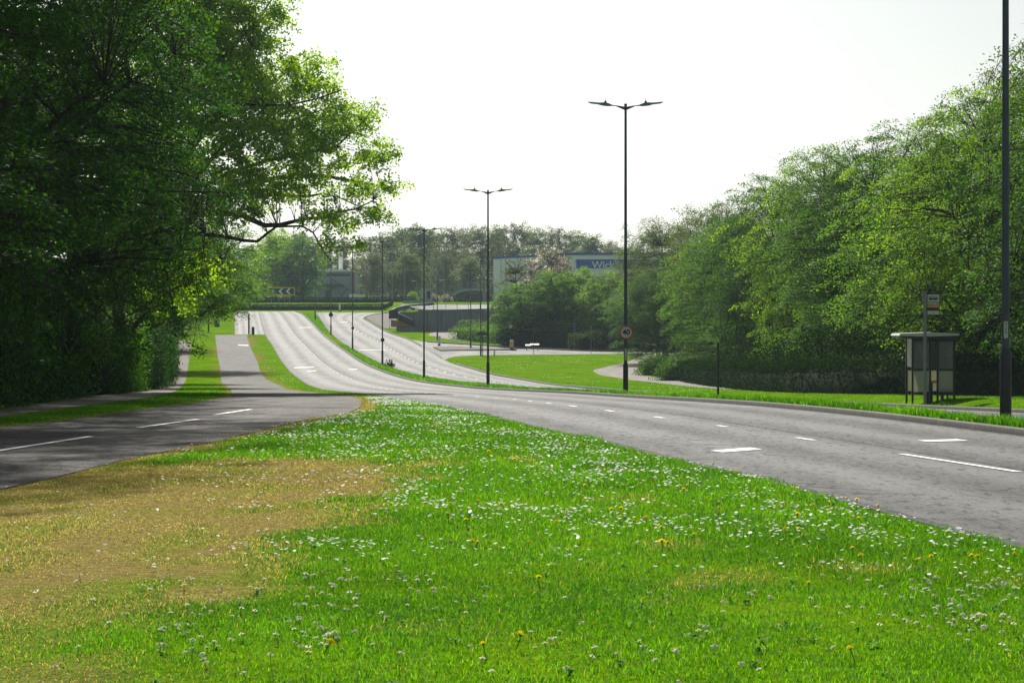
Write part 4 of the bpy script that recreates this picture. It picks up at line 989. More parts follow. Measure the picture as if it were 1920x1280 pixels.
for px, py, Y, r, lab in ((717.5, 637, 232, .19, 'small dark disc sign with brown ring on a median lamp post'), (661.5, 615, 283, .18, 'small dark disc sign halfway up the rise'), (620.5, 590, 332, .31, 'larger dark disc sign on the lamp post near the crest')):
    p = at(px, py, Y); round_sign(lab, p.x, Y - .10, p.z, r, None, 'black', 'base')

# chevron board on the roundabout
Yc = 432; pl, pr = at(501, 0, Yc).x, at(553, 0, Yc).x; zt, zb_ = at(0, 538.5, Yc).z, at(0, 553.5, Yc).z
cw, ch = pr - pl, zt - zb_; cx0, cz0 = (pl + pr) / 2, (zt + zb_) / 2; zgr = zgf(cx0, Yc)
t = thing('chevron_board', 'yellow bordered black board with a blue arrow and white chevrons', 'road sign', (cx0, Yc, zgr))
dz = cz0 - zgr
mb = MB(); mb.box((0, 0, dz), (cw, .05, ch), M['yellow']); mb.obj('border', t)
mb = MB(); mb.box((0, -.03, dz), (cw - .34, .012, ch - .34), M['black']); mb.obj('panel', t)
mb = MB(); mb.disc((-cw * .29, -.042, dz), .45, .012, M['blue'], 28); mb.obj('arrow_disc', t)
mb = MB(); q = ch * .34; w_ = .42
for cxv in (-.02 * cw + .1, .25 * cw + .1):
    mb.prism([(cxv - q, 0), (cxv, q), (cxv + w_, q), (cxv + w_ - q, 0), (cxv + w_, -q), (cxv, -q)][::-1], -.042, -.037, M['white'], (0, 0, dz))
mb.obj('chevrons', t)
mb = MB(); ax = -cw * .29; mb.prism([(ax - .32, 0), (ax - .08, .2), (ax - .08, .07), (ax + .3, .07), (ax + .3, -.07), (ax - .08, -.07), (ax - .08, -.2)][::-1], -.054, -.050, M['white'], (0, 0, dz)); mb.obj('arrow', t)
for fx in (-.36, -.08, .12, .30):
    mb = MB(); mb.tube([(fx * cw, .06, -.3), (fx * cw, .06, dz + ch * .4)], .045, M['grey'], 8); mb.obj('post', t)

# bollards
def bollard(label, px, yb, hpx, front, Y=None, w=.16, name='bollard', kind='traffic'):
    Y = Y or float(y2Y(yb)); x = A(px, Y); z = zgf(x, Y) + (.12 if kind == 'island' else 0); h = hpx * Y / F
    t = thing(name, label, 'bollard', (x, Y, z))
    mb = MB(); mb.box((0, 0, h * .07), (w * 2.0, w * 1.8, h * .14), M['base'], bev=.015); mb.obj('foot', t)
    mb = MB(); mb.box((0, 0, h * .56), (w * 2, w * 1.5, h * .84), M['white'], bev=w * .45); mb.obj('shell', t)
    if front:
        mb = MB(); mb.box((0, -w * .76, h * .50), (w * 1.55, .012, h * .58), M[front], bev=.005); mb.obj('front_panel', t)
    return t
bollard('white bollard with a yellow face at the right tip of the traffic island', 959.5, 656.5, 18.5, 'yellow', kind='island', w=.22)
bollard('plain white bollard at the left tip of the traffic island', 823.5, 650, 19, None, kind='island', w=.17)
bollard('little white post on the kerb of the triangular lawn', 927, 666.5, 10.5, None, w=.09)
bollard('slim white marker bollard on the tip of the median by the hedge', 637, 581.5, 14, None, Y=float(y2Y(583.5)), w=.16)
bollard('cream box shaped bollard left of the grey depot door', 597.5, 561, 5.6, 'yellow', Y=449, w=.2)
bollard('cream box shaped bollard in front of the depot stairs', 634, 561, 5.8, 'yellow', Y=449, w=.2)

def sign_post(label, px, yb, yt, plate, Y=None, r=.03, name='sign_post', mat='base', lift=0):
    """plate: (kind, width, height, pixel y centre, material)"""
    Y = Y or float(y2Y(yb)); x = A(px, Y); z = zgf(x, Y); top = at(px, yt, Y).z - z
    t = thing(name, label, 'road sign', (x, Y, z))
    mb = MB(); mb.tube([(0, 0, -.2), (0, 0, top)], r, M[mat], 10); mb.tube([(0, 0, top), (0, 0, top + .03)], r * 1.1, M['grey'], 8); mb.obj('post', t)
    for k, w, h, yc, m, dx in plate:
        zc = at(px, yc, Y).z - z; mb = MB()
        if k == 'disc': mb.disc((dx, -r - .015, zc), w / 2, .012, M[m], 24)
        elif k == 'tri': mb.prism([(dx - w / 2, -h / 2), (dx, h / 2), (dx + w / 2, -h / 2)][::-1], -r - .02, -r - .008, M[m], (0, 0, zc))
        else: mb.box((dx, -r - .012, zc), (w, .015, h), M[m])
        mb.obj('sign_plate', t)
    return t
sign_post('thin dark sign post with an edge-on plate beside the dark hedge', 1346.5, 738.5, 642, [('box', .03, .9, 672, 'base', 0)], Y=118.0, r=.055)
sign_post('post with the grey back of a tall sign at the slip road lawn', 1000, 664, 610, [('box', .30, .78, 620, 'base', .14)])
sign_post('post with a small blue sign in front of the dark undergrowth', 1077.5, 656, 606, [('disc', .34, .34, 611.5, 'blue', 0)], mat='grey')
sign_post('bare thin post left of the tall lamp with the speed sign', 1108, 663, 610, [('box', .09, .6, 615, 'grey', .05)], mat='grey')
sign_post('post with a pale round sign back among the brambles', 957.5, 650, 606, [('disc', .46, .46, 612, 'offwhite', 0)], Y=292, mat='base')
sign_post('thin post with a dark triangular sign back before the retaining wall', 869.5, 631, 599, [('tri', .6, .52, 604, 'base', 0)], mat='base')
sign_post('dark direction sign back fixed on a post at the lawn tip', 905, 667, 621, [('box', 1.2, .40, 625.5, 'base', 0)], Y=float(y2Y(667)) - .3, r=.04)
sign_post('pink and white round sign just left of the second tall lamp', 911.5, 640, 598, [('disc', .50, .50, 606, 'red', 0)], Y=315, mat='base')
sign_post('white triangular warning sign by the round bush', 747, 565, 551, [('tri', .45, .5, 553.5, 'white', 0)], Y=456, mat='base', r=.03)
sign_post('large grey direction sign with a blue panel beside the round bush', 803, 566, 541, [('box', 1.35, 2.2, 551.5, 'grey', -.1), ('box', .55, 1.35, 553, 'blue', .05)], Y=438, mat='grey', r=.05)
sign_post('grey back of a direction sign next to the round bush', 791, 566, 543, [('box', .75, 1.5, 552, 'slate', 0)], Y=436, mat='grey', r=.05)
for lab, px, yb in (('thin post right of the chevron board behind the lower hedge', 604.5, 574.5), ('thin post between the two hedges left of the crest lamp', 611.5, 574)):
    sign_post(lab, px, yb, 560, [], Y=440, mat='base', r=.03)
# low black bar barrier beside the last lamp
Yb = float(y2Y(583.2)); t = thing('barrier_rail', 'low black hoop barrier on the grass tip of the median', 'barrier', (A(599, Yb), Yb, zgf(A(599, Yb), Yb)))
hb = 12 * Yb / F; wb = 1.6 * Yb / F
for s in (-1, 1):
    mb = MB(); mb.box((s * wb, 0, hb / 2), (.12, .12, hb), M['black']); mb.obj('leg', t)
mb = MB(); mb.box((0, 0, hb - .06), (2 * wb - .13, .10, .12), M['black']); mb.obj('top_rail', t)
# left side: black bollard, posts and cabinet at the far end of the service road
Yl = float(y2Y(627)); x = A(474.5, Yl); t = thing('black_bollard', 'squat black bollard on the grass point between road and service road', 'bollard', (x, Yl, zgf(x, Yl)))
mb = MB(); hh = 14.5 * Yl / F; mb.tube([(0, 0, 0), (0, 0, hh * .96), (0, 0, hh)], [.20, .20, .16], M['black'], 14); mb.obj('body', t, True)
mb = MB(); mb.tube([(0, 0, hh * .80), (0, 0, hh * .86)], .207, M['base'], 14); mb.obj('collar', t)
for lab, px, yb, yt in (('dark wooden post beside the black bollard', 466.5, 626, 590), ('dark post on the verge at the far end of the footpath', 391, 622, 592)):
    Y = float(y2Y(yb)); x = A(px, Y); t = thing('wooden_post', lab, 'post', (x, Y, zgf(x, Y))); h = (yb - yt) * Y / F
    mb = MB(); mb.tube([(0, 0, -.2), (0, 0, h)], .11, M['bark'], 10); mb.obj('shaft', t, True); mb = MB(); mb.tube([(0, 0, h), (0, 0, h + .06)], [.12, .09], M['bark'], 10); mb.obj('cap', t)
Y = float(y2Y(612)); x = A(408, Y); t = thing('utility_cabinet', 'dark roadside cabinet with a pale panel under the far beech', 'cabinet', (x, Y, zgf(x, Y)))
mb = MB(); mb.box((-.1, 0, .55), (.75, .5, 1.1), M['black'], bev=.04); mb.obj('body', t); mb = MB(); mb.box((.14, -.262, .72), (.26, .02, .55), M['offwhite']); mb.obj('panel', t)

# ------------------------------------------------------------------ bus stop
def R2(p): return p
# flag
Yf = 86.0
px0 = 1734.5; x = A(px0, Yf); z = zgf(x, Yf); s = F / Yf
t = thing('bus_stop_flag', 'grey pole with white and orange bus stop panels', 'bus stop sign', (x, Yf, z)); top = at(px0, 547, Yf).z - z
mb = MB(); mb.tube([(0, 0, -.2), (0, 0, top)], .058, M['grey'], 14); mb.tube([(0, 0, top), (0, 0, top + .02)], .062, M['grey'], 14); mb.obj('pole', t, True)
def fl(y0, y1, mat, name, d=.02, x0=1739, x1=1761, yo=0, par=None):
    a, b = at(x0, y1, Yf), at(x1, y0, Yf); mb = MB()
    mb.box(((a.x + b.x) / 2 - x, yo, (a.z + b.z) / 2 - z), (b.x - a.x, d, b.z - a.z), M[mat]); return mb.obj(name, par or t)
fl(549.5, 590.5, 'base', 'backing', .018, 1737.8, 1761.8, .012)
pn = fl(552, 566, 'offwhite', 'bus_panel', x0=1739); fl(567, 570.8, 'offwhite', 'name_panel'); fl(571.2, 576.3, 'orange', 'route_panel'); fl(577, 581.6, 'black', 'timetable_panel'); fl(582.5, 589.5, 'offwhite', 'lower_panel')
def flp(x0, y0, x1, y1, mat, name, par, yo=-.016): return fl(y0, y1, mat, name, .008, x0, x1, yo, par)
flp(1740.6, 556, 1758.8, 561.4, 'black', 'bus_symbol', pn)
mb = MB()
for k in range(4):
    a = at(1744.3 + 3.9 * k, 557.6, Yf); mb.box((a.x - x + .03, -.023, a.z - z), (.062, .004, .026), M['white'])
a = at(1741.6, 558.4, Yf); mb.box((a.x - x, -.023, a.z - z), (.018, .004, .07), M['white'])
mb.obj('bus_symbol_windows', t)
mb = MB()
for xx in (1745, 1754): a = at(xx, 561.6, Yf); mb.disc((a.x - x, -.021, a.z - z), .028, .008, M['black'], 14)
mb.obj('bus_symbol_wheels', t)
me = textmesh('Bus Stop', .062, M['black'], .002); a = at(1745.8, 568.9, Yf); me.transform(Matrix.Translation((a.x - x, -.013, a.z - z))); link('lettering', me, t)
mb = MB(); a = at(1757.6, 568.7, Yf); mb.disc((a.x - x, -.014, a.z - z), .038, .006, M['red'], 18, r_in=.024); mb.obj('emblem', t)
# shelter
Ys = 88.5; xa, xb = A(1708, Ys), A(1792, Ys); zs = zgf((xa + xb) / 2, Ys); x0 = A(1711, Ys)
t = thing('bus_shelter', 'small glazed bus shelter with a flat pale edged roof and yellow seat', 'bus shelter', (x0, Ys, zs))
W = A(1789, Ys) - x0; hR = at(0, 628, Ys).z - zs - .0; D = 1.35; zf = at(0, 738, Ys).z - zs
hR = at(0, 630, Ys).z - zs
xm1, xm2 = A(1744, Ys) - x0, A(1758, Ys) - x0
roofL = A(1683, Ys) - x0; roofR = A(1795, Ys) - x0
mb = MB(); mb.prism([(roofL, hR + .02), (roofL + .05, hR + .10), (xm1, hR + .14), (roofR, hR + .10), (roofR, hR + .02), (xm1, hR - .01)][::-1], -.35, D + .3, M['offwhite']); rf = mb.obj('roof', t)
mb = MB(); mb.prism([(roofL + .05, hR - .07), (roofL + .05, hR + .0), (xm1, hR - .03), (roofR - .03, hR + .0), (roofR - .03, hR - .10), (xm1, hR - .12)][::-1], -.28, D + .25, M['base']); mb.obj('roof_soffit', rf)
def frame_post(px_, py_): mb = MB(); mb.box((px_, py_, hR / 2 - .15), (.07, .07, hR + .2), M['black']); mb.obj('frame_post', t)
for q in ((0, 0), (xm1 + .10, D), (xm2, 0), (W, 0), (W, D), (0, D), (xm1, 0)): frame_post(*q)
zm = at(0, 693, Ys).z - zs; zl = at(0, 734.5, Ys).z - zs
def panel(x_0, x_1, yy, z0, z1, mat, name):
    mb = MB(); mb.box(((x_0 + x_1) / 2, yy, (z0 + z1) / 2), (x_1 - x_0, .02, z1 - z0), M[mat]); mb.obj(name, t)
for (a, b, yy) in ((.05, xm1 - .05, 0), (xm2 + .05, W - .05, 0), (.05, xm1 + .05, D), (xm1 + .15, W - .05, D)):
    for zc_, th in ((zm, .07), (zl - .05, .09), (hR - .12, .14)):
        mb = MB(); mb.box(((a + b) / 2, yy, zc_), (b - a, .07, th), M['black']); mb.obj('frame_rail', t)
    panel(a, b, yy, zm + .037, hR - .18, 'glass', 'glazing')
    panel(a, b, yy, zl, zm - .037, 'frosted', 'lower_panel')
for xx in (0, W):
    mb = MB(); mb.box((xx, D / 2, (zm + hR) / 2), (.02, D - .1, hR - zm - .2), M['glass']); mb.obj('side_glazing', t)
sz = at(0, 716, Ys).z - zs
mb = MB(); mb.box(((xm1 + W) / 2 - .1, D * .40, sz), (W - xm1 + .12, .36, .085), M['gold'], bev=.015); se = mb.obj('seat', t)
for xx in (xm1 + .06, W - .35): mb = MB(); mb.box((xx, D * .40, sz / 2 - .03), (.22 if xx < W / 2 + .1 else .08, .26, sz - .005), M['black']); mb.obj('seat_leg', se)
mb = MB(); mb.box((xm1 + .25, D - .02, (zm + hR) / 2 + .55), (.07, .02, .42), M['white']); mb.obj('notice', t)

# ------------------------------------------------------------------ retaining wall, stairs railing, guard rails
Yw = 347.0
wl, wr = A(750, Yw), A(1060, Yw)
t = thing('retaining_wall', 'long dark concrete retaining wall below the roundabout road', 'wall', (wl, Yw, zgf(wl, Yw - 1)))
def top_w(x): return at(0, np.interp(CX + x * F / Yw, [745, 775, 819, 883, 1060], [586.5, 586.2, 582.5, 580.5, 577]), Yw).z
mb = MB(); xs = np.linspace(wl - .0, wr, 24); z0 = zgf(wl, Yw - 1)
zbts = [zgf(q, Yw - .5) - .5 - z0 for q in xs]; ztps = [top_w(q) - z0 for q in xs]
poly = [(q - wl, b) for q, b in zip(xs, zbts)] + [(q - wl, b) for q, b in zip(xs[::-1], ztps[::-1])]
mb.prism(poly[::-1], -.25, .9, M['concrete']); mb.obj('wall_face', t)
mb = MB(); mb.prism(([(q - wl, b + .003) for q, b in zip(xs, ztps)] + [(q - wl, b + .12) for q, b in zip(xs[::-1], ztps[::-1])])[::-1], -.31, 1.0, M['concrete']); mb.obj('coping', t)
for k in range(1, 12):
    mb = MB(); q = (wr - wl) * k / 12; zz0, zz1 = np.interp(q, xs - wl, zbts), np.interp(q, xs - wl, ztps); mb.box((q, -.256, (zz0 + zz1) / 2), (.05, .012, zz1 - zz0 - .06), M['base']); mb.obj('joint', t)
# wing wall with sloping rail
t = thing('stair_wall', 'low dark wing wall at the foot of the underpass ramp', 'wall', (at(779, 0, 344.6).x, 344.6, zgf(A(779, 344.6), 344.6)))
b0 = at(743, 612.5, 346.0); b1 = at(781, 613, 344.6); o = Vector(t.location)
mb = MB(); mb.add([Vector(v) - o for v in ((b0.x, b0.y, b0.z - .8), (b1.x, b1.y, b1.z - 1.0), (b1.x + .3, b1.y, b1.z - 1.0), (b0.x + .3, b0.y, b0.z - .8), (b0.x, b0.y, b0.z), (b1.x, b1.y, b1.z), (b1.x + .3, b1.y, b1.z), (b0.x + .3, b0.y, b0.z))],
       [(3, 2, 1, 0), (4, 5, 6, 7), (0, 1, 5, 4), (1, 2, 6, 5), (2, 3, 7, 6), (3, 0, 4, 7)], M['concrete']); mb.obj('wall_face', t)
mb = MB(); mb.add([Vector(v) - o + Vector((-.03, 0, 0)) for v in ((b0.x, b0.y, b0.z + .004), (b1.x, b1.y - .03, b1.z + .004), (b1.x + .36, b1.y - .03, b1.z + .004), (b0.x + .36, b0.y, b0.z + .004), (b0.x, b0.y, b0.z + .07), (b1.x, b1.y - .03, b1.z + .07), (b1.x + .36, b1.y - .03, b1.z + .07), (b0.x + .36, b0.y, b0.z + .07))],
       [(3, 2, 1, 0), (4, 5, 6, 7), (0, 1, 5, 4), (1, 2, 6, 5), (2, 3, 7, 6), (3, 0, 4, 7)], M['base']); mb.obj('coping', t)
# sloping infill railing down the ramp
Q = [at(747, 587, 346.2), at(774.5, 599.5, 345.6)]; Q2 = [at(747, 601, 346.2), at(774.5, 611, 345.6)]
t = thing('ramp_railing', 'sloping mesh railing with a bright handrail down to the underpass', 'railing', tuple(Q2[1])); o = Q2[1]
mb = MB(); mb.tube([Q[0] - o, Q[1] - o], .045, M['white'], 8); mb.obj('handrail', t)
mb = MB()
mb.add([Q[0] - o + Vector((0, .02, -.06)), Q[1] - o + Vector((0, .02, -.06)), Q2[1] - o + Vector((0, .02, 0)), Q2[0] - o + Vector((0, .02, 0)), Q[0] - o + Vector((0, .05, -.06)), Q[1] - o + Vector((0, .05, -.06)), Q2[1] - o + Vector((0, .05, 0)), Q2[0] - o + Vector((0, .05, 0))],
       [(0, 1, 2, 3), (7, 6, 5, 4), (0, 4, 5, 1), (1, 5, 6, 2), (2, 6, 7, 3), (3, 7, 4, 0)], M['base']); mb.obj('infill_panel', t)
for k in range(5):
    f = k / 4; a = Q[0].lerp(Q[1], f) - o; b = Q2[0].lerp(Q2[1], f) - o; mb = MB(); mb.tube([b - Vector((0, 0, .3)), a], .035, M['base'], 6); mb.obj('post', t)
mb = MB(); a0, a1 = at(748, 602, 353.2), at(772, 612.5, 348)
mb.add([Q2[0] - o + Vector((0, .1, -.02)), Q2[1] - o + Vector((0, .1, -.02)), at(770, 613, 345.7) - o + Vector((0, .1, 0)), at(733, 613, 346.3) - o + Vector((0, .1, 0)), at(733, 599, 346.3) - o + Vector((0, .1, 0))], [(0, 1, 2, 3, 4)], M['rust']); 
mb.add([Q2[0] - o + Vector((0, .16, -.02)), Q2[1] - o + Vector((0, .16, -.02)), at(770, 613, 345.7) - o + Vector((0, .16, 0)), at(733, 613, 346.3) - o + Vector((0, .16, 0)), at(733, 599, 346.3) - o + Vector((0, .16, 0))], [(4, 3, 2, 1, 0)], M['rust']); mb.obj('rusty_skirt', t)
# black box sign on legs
t = thing('dark_sign_back', 'square dark sign back on thin legs in front of the ramp railing', 'road sign', (A(737.5, 345), 345, at(0, 614, 345).z)); zz = t.location.z
mb = MB(); a, b = at(729, 597.5, 345), at(746.5, 582, 345); mb.box(((a.x + b.x) / 2 - t.location.x, 0, (a.z + b.z) / 2 - zz), (b.x - a.x, .06, b.z - a.z), M['black']); mb.obj('sign_plate', t)
for xx in (730.5, 743.5): mb = MB(); mb.tube([(A(xx, 345) - t.location.x, .06, -.3), (A(xx, 345) - t.location.x, .06, at(0, 590, 345).z - zz)], .03, M['grey'], 8); mb.obj('leg', t)
mb = MB(); mb.tube([(A(730.5, 345) - t.location.x, .06, at(0, 602, 345).z - zz), (A(743.5, 345) - t.location.x, .06, at(0, 602, 345).z - zz)], .02, M['grey'], 6); mb.obj('cross_bar', t)

def rail_fence(name, label, pts, hpx, nrail=3, post_every=1, mat='grey', railr=.03, postr=.04, infill=None, drop=.0):
    """pts: top-rail pixels with distance (x, y, Y); hpx: height in px."""
    P = [at(*p) for p in pts]; hs = [hpx * p[2] / F for p in pts]; o = P[0] - Vector((0, 0, hs[0]))
    t = thing(name, label, 'railing', tuple(o))
    for k in range(nrail):
        f = k / nrail; mb = MB(); mb.tube([p - o - Vector((0, 0, f * h)) for p, h in zip(P, hs)], railr if k else railr * 1.3, M[mat], 6); mb.obj('rail', t)
    for p, h in list(zip(P, hs))[::post_every]:
        mb = MB(); mb.tube([p - o - Vector((0, 0, h + .35)), p - o + Vector((0, 0, .02))], postr, M[mat], 6); mb.obj('post', t)
    if infill:
        mb = MB()
        for (p, h), (q, g_) in zip(list(zip(P, hs))[:-1], list(zip(P, hs))[1:]):
            m = max(2, int((q - p).length / .14))
            for i in range(1, m):
                c = p.lerp(q, i / m); hh_ = h + (g_ - h) * i / m; mb.box(c - o - Vector((0, 0, hh_ * .5)), (.07, .03, hh_ * .92), M[mat])
        mb.obj('bars', t)
    return t
rail_fence('guard_railing', 'barred guard railing curving along the roundabout road', [(735, 580.5, 376), (742, 577, 380), (756, 573.8, 384), (772, 571.5, 388), (790, 569.8, 392), (806, 568.2, 396), (813.5, 567.4, 398)], 8.5, 3, 1, 'post', railr=.05, postr=.06, infill=True)
rail_fence('wall_railing', 'open three bar railing along the top of the retaining wall', [(749, 581, 349.5), (757, 579.5, 348), (767, 578.2, 347.4), (782, 575.8, 347.4), (797, 573.6, 347.4), (813, 571.6, 347.4), (836, 569.8, 347.4), (857, 568.6, 347.4), (878, 567.4, 347.4), (900, 566.4, 347.4), (922, 565.6, 347.4)], 12.5, 3, 1, 'slate', railr=.022)
t = rail_fence('grey_fence', 'solid looking grey fence panels behind the curving railing', [(757, 563.5, 420), (775, 563.4, 421), (795, 563.2, 422), (812, 563.2, 423)], 5.5, 2, 1, 'slate')
mb = MB(); o = Vector(t.location)
for (xa_, Ya), (xb_, Yb2) in (((757, 420), (775, 421)), ((775, 421), (795, 422)), ((795, 422), (812, 423))):
    a = at(xa_, 566.3, Ya) - o; b = at(xb_, 566.3, Yb2) - o; mb.box((a + b) / 2, ((b - a).length - .08, .04, .42), M['slate'])
mb.obj('panels', t)

# white planks lying on a trestle at the slip road kerb
Y = 284; x = A(997, Y); t = thing('plank_trestle', 'two pale planks on a low trestle beside the slip road', 'planks', (x, Y, zgf(x, Y) + .0))
for k, (xa_, xb_, yy) in enumerate(((985, 995, 647), (994, 1011, 645.6))):
    a, b = at(xa_, yy, Y), at(xb_, yy, Y); mb = MB(); mb.box(((a.x + b.x) / 2 - x, -.2 + .35 * k, a.z - t.location.z), (b.x - a.x, .45, .06), M['white'], rx=.35); mb.obj('plank', t)
zt_ = at(0, 646.5, Y).z - t.location.z
for xx in (-.6, .7):
    mb = MB(); mb.box((xx, 0, zt_ / 2 - .06), (.07, .5, zt_ - .02), M['bark']); mb.obj('leg', t)

# ------------------------------------------------------------------ buildings
def bld(name, label, px0, px1, pyt, Y, depth, cat='building'):
    xa_, xb_ = A(px0, Y), A(px1, Y); z = zgf((xa_ + xb_) / 2, Y) - .3; top = at(0, pyt, Y).z - z
    return thing(name, label, cat, ((xa_ + xb_) / 2, Y, z)), xb_ - xa_, top
# store: front facing us with the sign, left wall slightly turned
Yst = 480; t, w, h = bld('store_building', 'pale retail store with blue fascia and large white lettering', 925, 1330, 476, Yst, 40)
hx = w / 2; sx = A(1075, Yst) - t.location.x                 # corner between left wall and sign front
def zz_(y): return at(0, y, Yst).z - t.location.z
mb = MB(); mb.prism([(-hx, 0), (-hx, zz_(485)), (sx, zz_(478)), (hx, zz_(478)), (hx, 0)][::-1], 0, 32, M['pale']); wl_ = mb.obj('wall', t)
mb = MB(); mb.prism([(-hx - .1, zz_(485.5)), (-hx - .1, zz_(482)), (sx, zz_(474.8)), (sx, zz_(478.3))][::-1], -.15, 32.2, M['navy']); mb.obj('roof_edge', t)
mb = MB(); mb.box(((sx + hx) / 2, 16, zz_(475.8)), (hx - sx, 32.6, (478.3 - 473.8) * Yst / F), M['navy']); mb.obj('parapet', t)
mb = MB(); mb.box(((sx + hx) / 2 + .3, -.10, zz_(494.5)), (hx - sx - .6, .18, (503 - 486.5) * Yst / F), M['navy']); fs_ = mb.obj('fascia', t)
me = textmesh('Wickes', 2.05, M['white'], .05, bold=.03); me.transform(Matrix.Translation((A(1139, Yst) - t.location.x, -.26, zz_(497.5)))); link('lettering', me, fs_)
mb = MB(); mb.box((hx * .45, -.06, 1.8), (hx * .6, .08, 3.4), M['dkslate']); mb.obj('shopfront', t)
for k in range(4): mb = MB(); mb.box((-hx + 1.5 + k * 3.4, -.03, zz_(500)), (.08, .05, 5.2), M['slate']); mb.obj('cladding_rib', t)
# grey depot
Yd = 520; t, w, h = bld('grey_depot', 'grey clad industrial building with a shallow pale roof and outside stairs', 520, 662, 506, Yd, 26)
def zd(y): return at(0, y, Yd).z - t.location.z
def xd(x): return A(x, Yd) - t.location.x
mb = MB(); mb.prism([(-w / 2, 0), (-w / 2, zd(511)), (xd(608), zd(508)), (w / 2, zd(509)), (w / 2, 0)][::-1], 0, 24, M['slate']); mb.obj('wall', t)
mb = MB(); mb.prism([(-w / 2 - .3, zd(510.8)), (-w / 2 - .3, zd(508)), (xd(600), zd(503.6)), (xd(622), zd(503.6)), (w / 2 + .2, zd(507.5)), (w / 2 + .2, zd(509))][::-1], -.5, 24.5, M['roof']); rf = mb.obj('roof', t)
mb = MB(); mb.tube([(xd(635), 6, zd(506)), (xd(635), 6, zd(470))], .42, M['pale'], 12); mb.obj('flue', rf)
mb = MB(); mb.box((w / 2 + .12, -.2, zd(530) ), (.5, .5, zd(510) - zd(549)), M['brick']); mb.obj('red_corner', t)
mb = MB(); mb.box((xd(634), -.05, zd(515.5)), (xd(656) - xd(612), .1, .55), M['dkslate']); mb.obj('window_band', t)
mb = MB(); mb.box((xd(622), -.9, zd(535.5)), (xd(645) - xd(600), 1.8, .5), M['dkslate']); mb.obj('canopy', t)
mb = MB(); mb.box((xd(615), -.06, zd(553)), (1.1, .1, 2.1), M['dkslate']); d_ = mb.obj('door', t); mb = MB(); mb.box((xd(615) + .4, -.13, zd(553)), (.06, .05, .2), M['grey']); mb.obj('handle', d_)
mb = MB(); mb.tube([(xd(623), -1.2, zd(523)), (xd(652), -1.2, zd(543))], .09, M['base'], 6); mb.tube([(xd(652), -1.2, zd(543)), (xd(640), -1.2, zd(556))], .09, M['base'], 6)
mb.tube([(xd(652), -1.2, zd(543)), (xd(657), -1.2, zd(543))], .09, M['base'], 6); mb.tube([(xd(636), -1.2, zd(534)), (xd(636), -1.2, zd(560))], .06, M['grey'], 6); mb.tube([(xd(654), -1.2, zd(510)), (xd(654), -1.2, zd(560))], .06, M['grey'], 6); mb.obj('stairs', t)
# white hoardings
Yh = 500; t, w, h = bld('white_hoarding', 'white hoarding with a red strip and blurred blue lettering', 690, 728.5, 549.5, Yh, 1, 'hoarding')
def zh(y): return at(0, y, Yh).z - t.location.z
def xh(x): return A(x, Yh) - t.location.x
mb = MB(); mb.box((0, 0, zh(555.5)), (w, .12, zh(548.5) - zh(562)), M['white']); pn = mb.obj('panel', t)
mb = MB(); mb.box((xh(708), -.08, zh(552)), (xh(711.5) - xh(704), .03, .22), M['red']); mb.obj('red_strip', pn)
mb = MB(); mb.box((xh(694), -.08, zh(552)), (.35, .03, .25), M['base']); mb.obj('dark_mark', pn)
me = textmesh('UAND', .52, M['blue'], .02, bold=.02); me.transform(Matrix.Translation((xh(703), -.085, zh(558.3)))); link('lettering', me, pn)
for xx in (691, 708, 727): mb = MB(); mb.tube([(xh(xx), .12, -.2), (xh(xx), .12, zh(549))], .06, M['grey'], 6); mb.obj('post', t)
t2, w, h = bld('pale_trailer', 'long pale trailer box parked beside the grey depot', 655, 684, 551, 502, 3, 'trailer')
zt2 = lambda y: at(0, y, 502).z - t2.location.z
mb = MB(); mb.box((0, 1.2, zt2(556.3)), (w, 2.4, zt2(551) - zt2(560)), M['pale'], bev=.05); mb.obj('body', t2)
for xx in (-w * .3, w * .3): mb = MB(); mb.disc((xx, .1, .72), .42, .25, M['black'], 16); mb.obj('wheel', t2)
# arched canopy
Ya_ = 455; t, w, h = bld('arched_canopy', 'blue grey arched canopy roof over a dark opening', 845, 906, 540, Ya_, 8)
za = lambda y: at(0, y, Ya_).z - t.location.z
xa2 = lambda x: A(x, Ya_) - t.location.x
arc = [(846, 556), (850, 550.5), (857, 545.5), (868, 541.8), (880, 540.2), (906, 540)]; arc2 = [(906, 545), (880, 545.6), (868, 547), (858, 550.2), (853, 554), (849, 557)]
mb = MB(); mb.prism([(xa2(a), za(b)) for a, b in arc + arc2], -.4, 9, M['slate']); mb.obj('roof', t)
mb = MB(); mb.prism([(xa2(a), za(b)) for a, b in [(849.5, 557)] + arc2[::-1][1:-1] + [(905.5, 545.3), (905.5, 568), (849.5, 568)]], .1, 8.5, M['dkslate']); mb.obj('wall', t)
mb = MB(); mb.box((xa2(888), .0, za(549.5)), (xa2(896) - xa2(879), .12, .32), M['brick']); mb.obj('red_band', t)
mb = MB(); mb.box((xa2(855), -3, za(563.5)), (.5, .4, .75), M['grey']); mb.obj('cabinet', t)
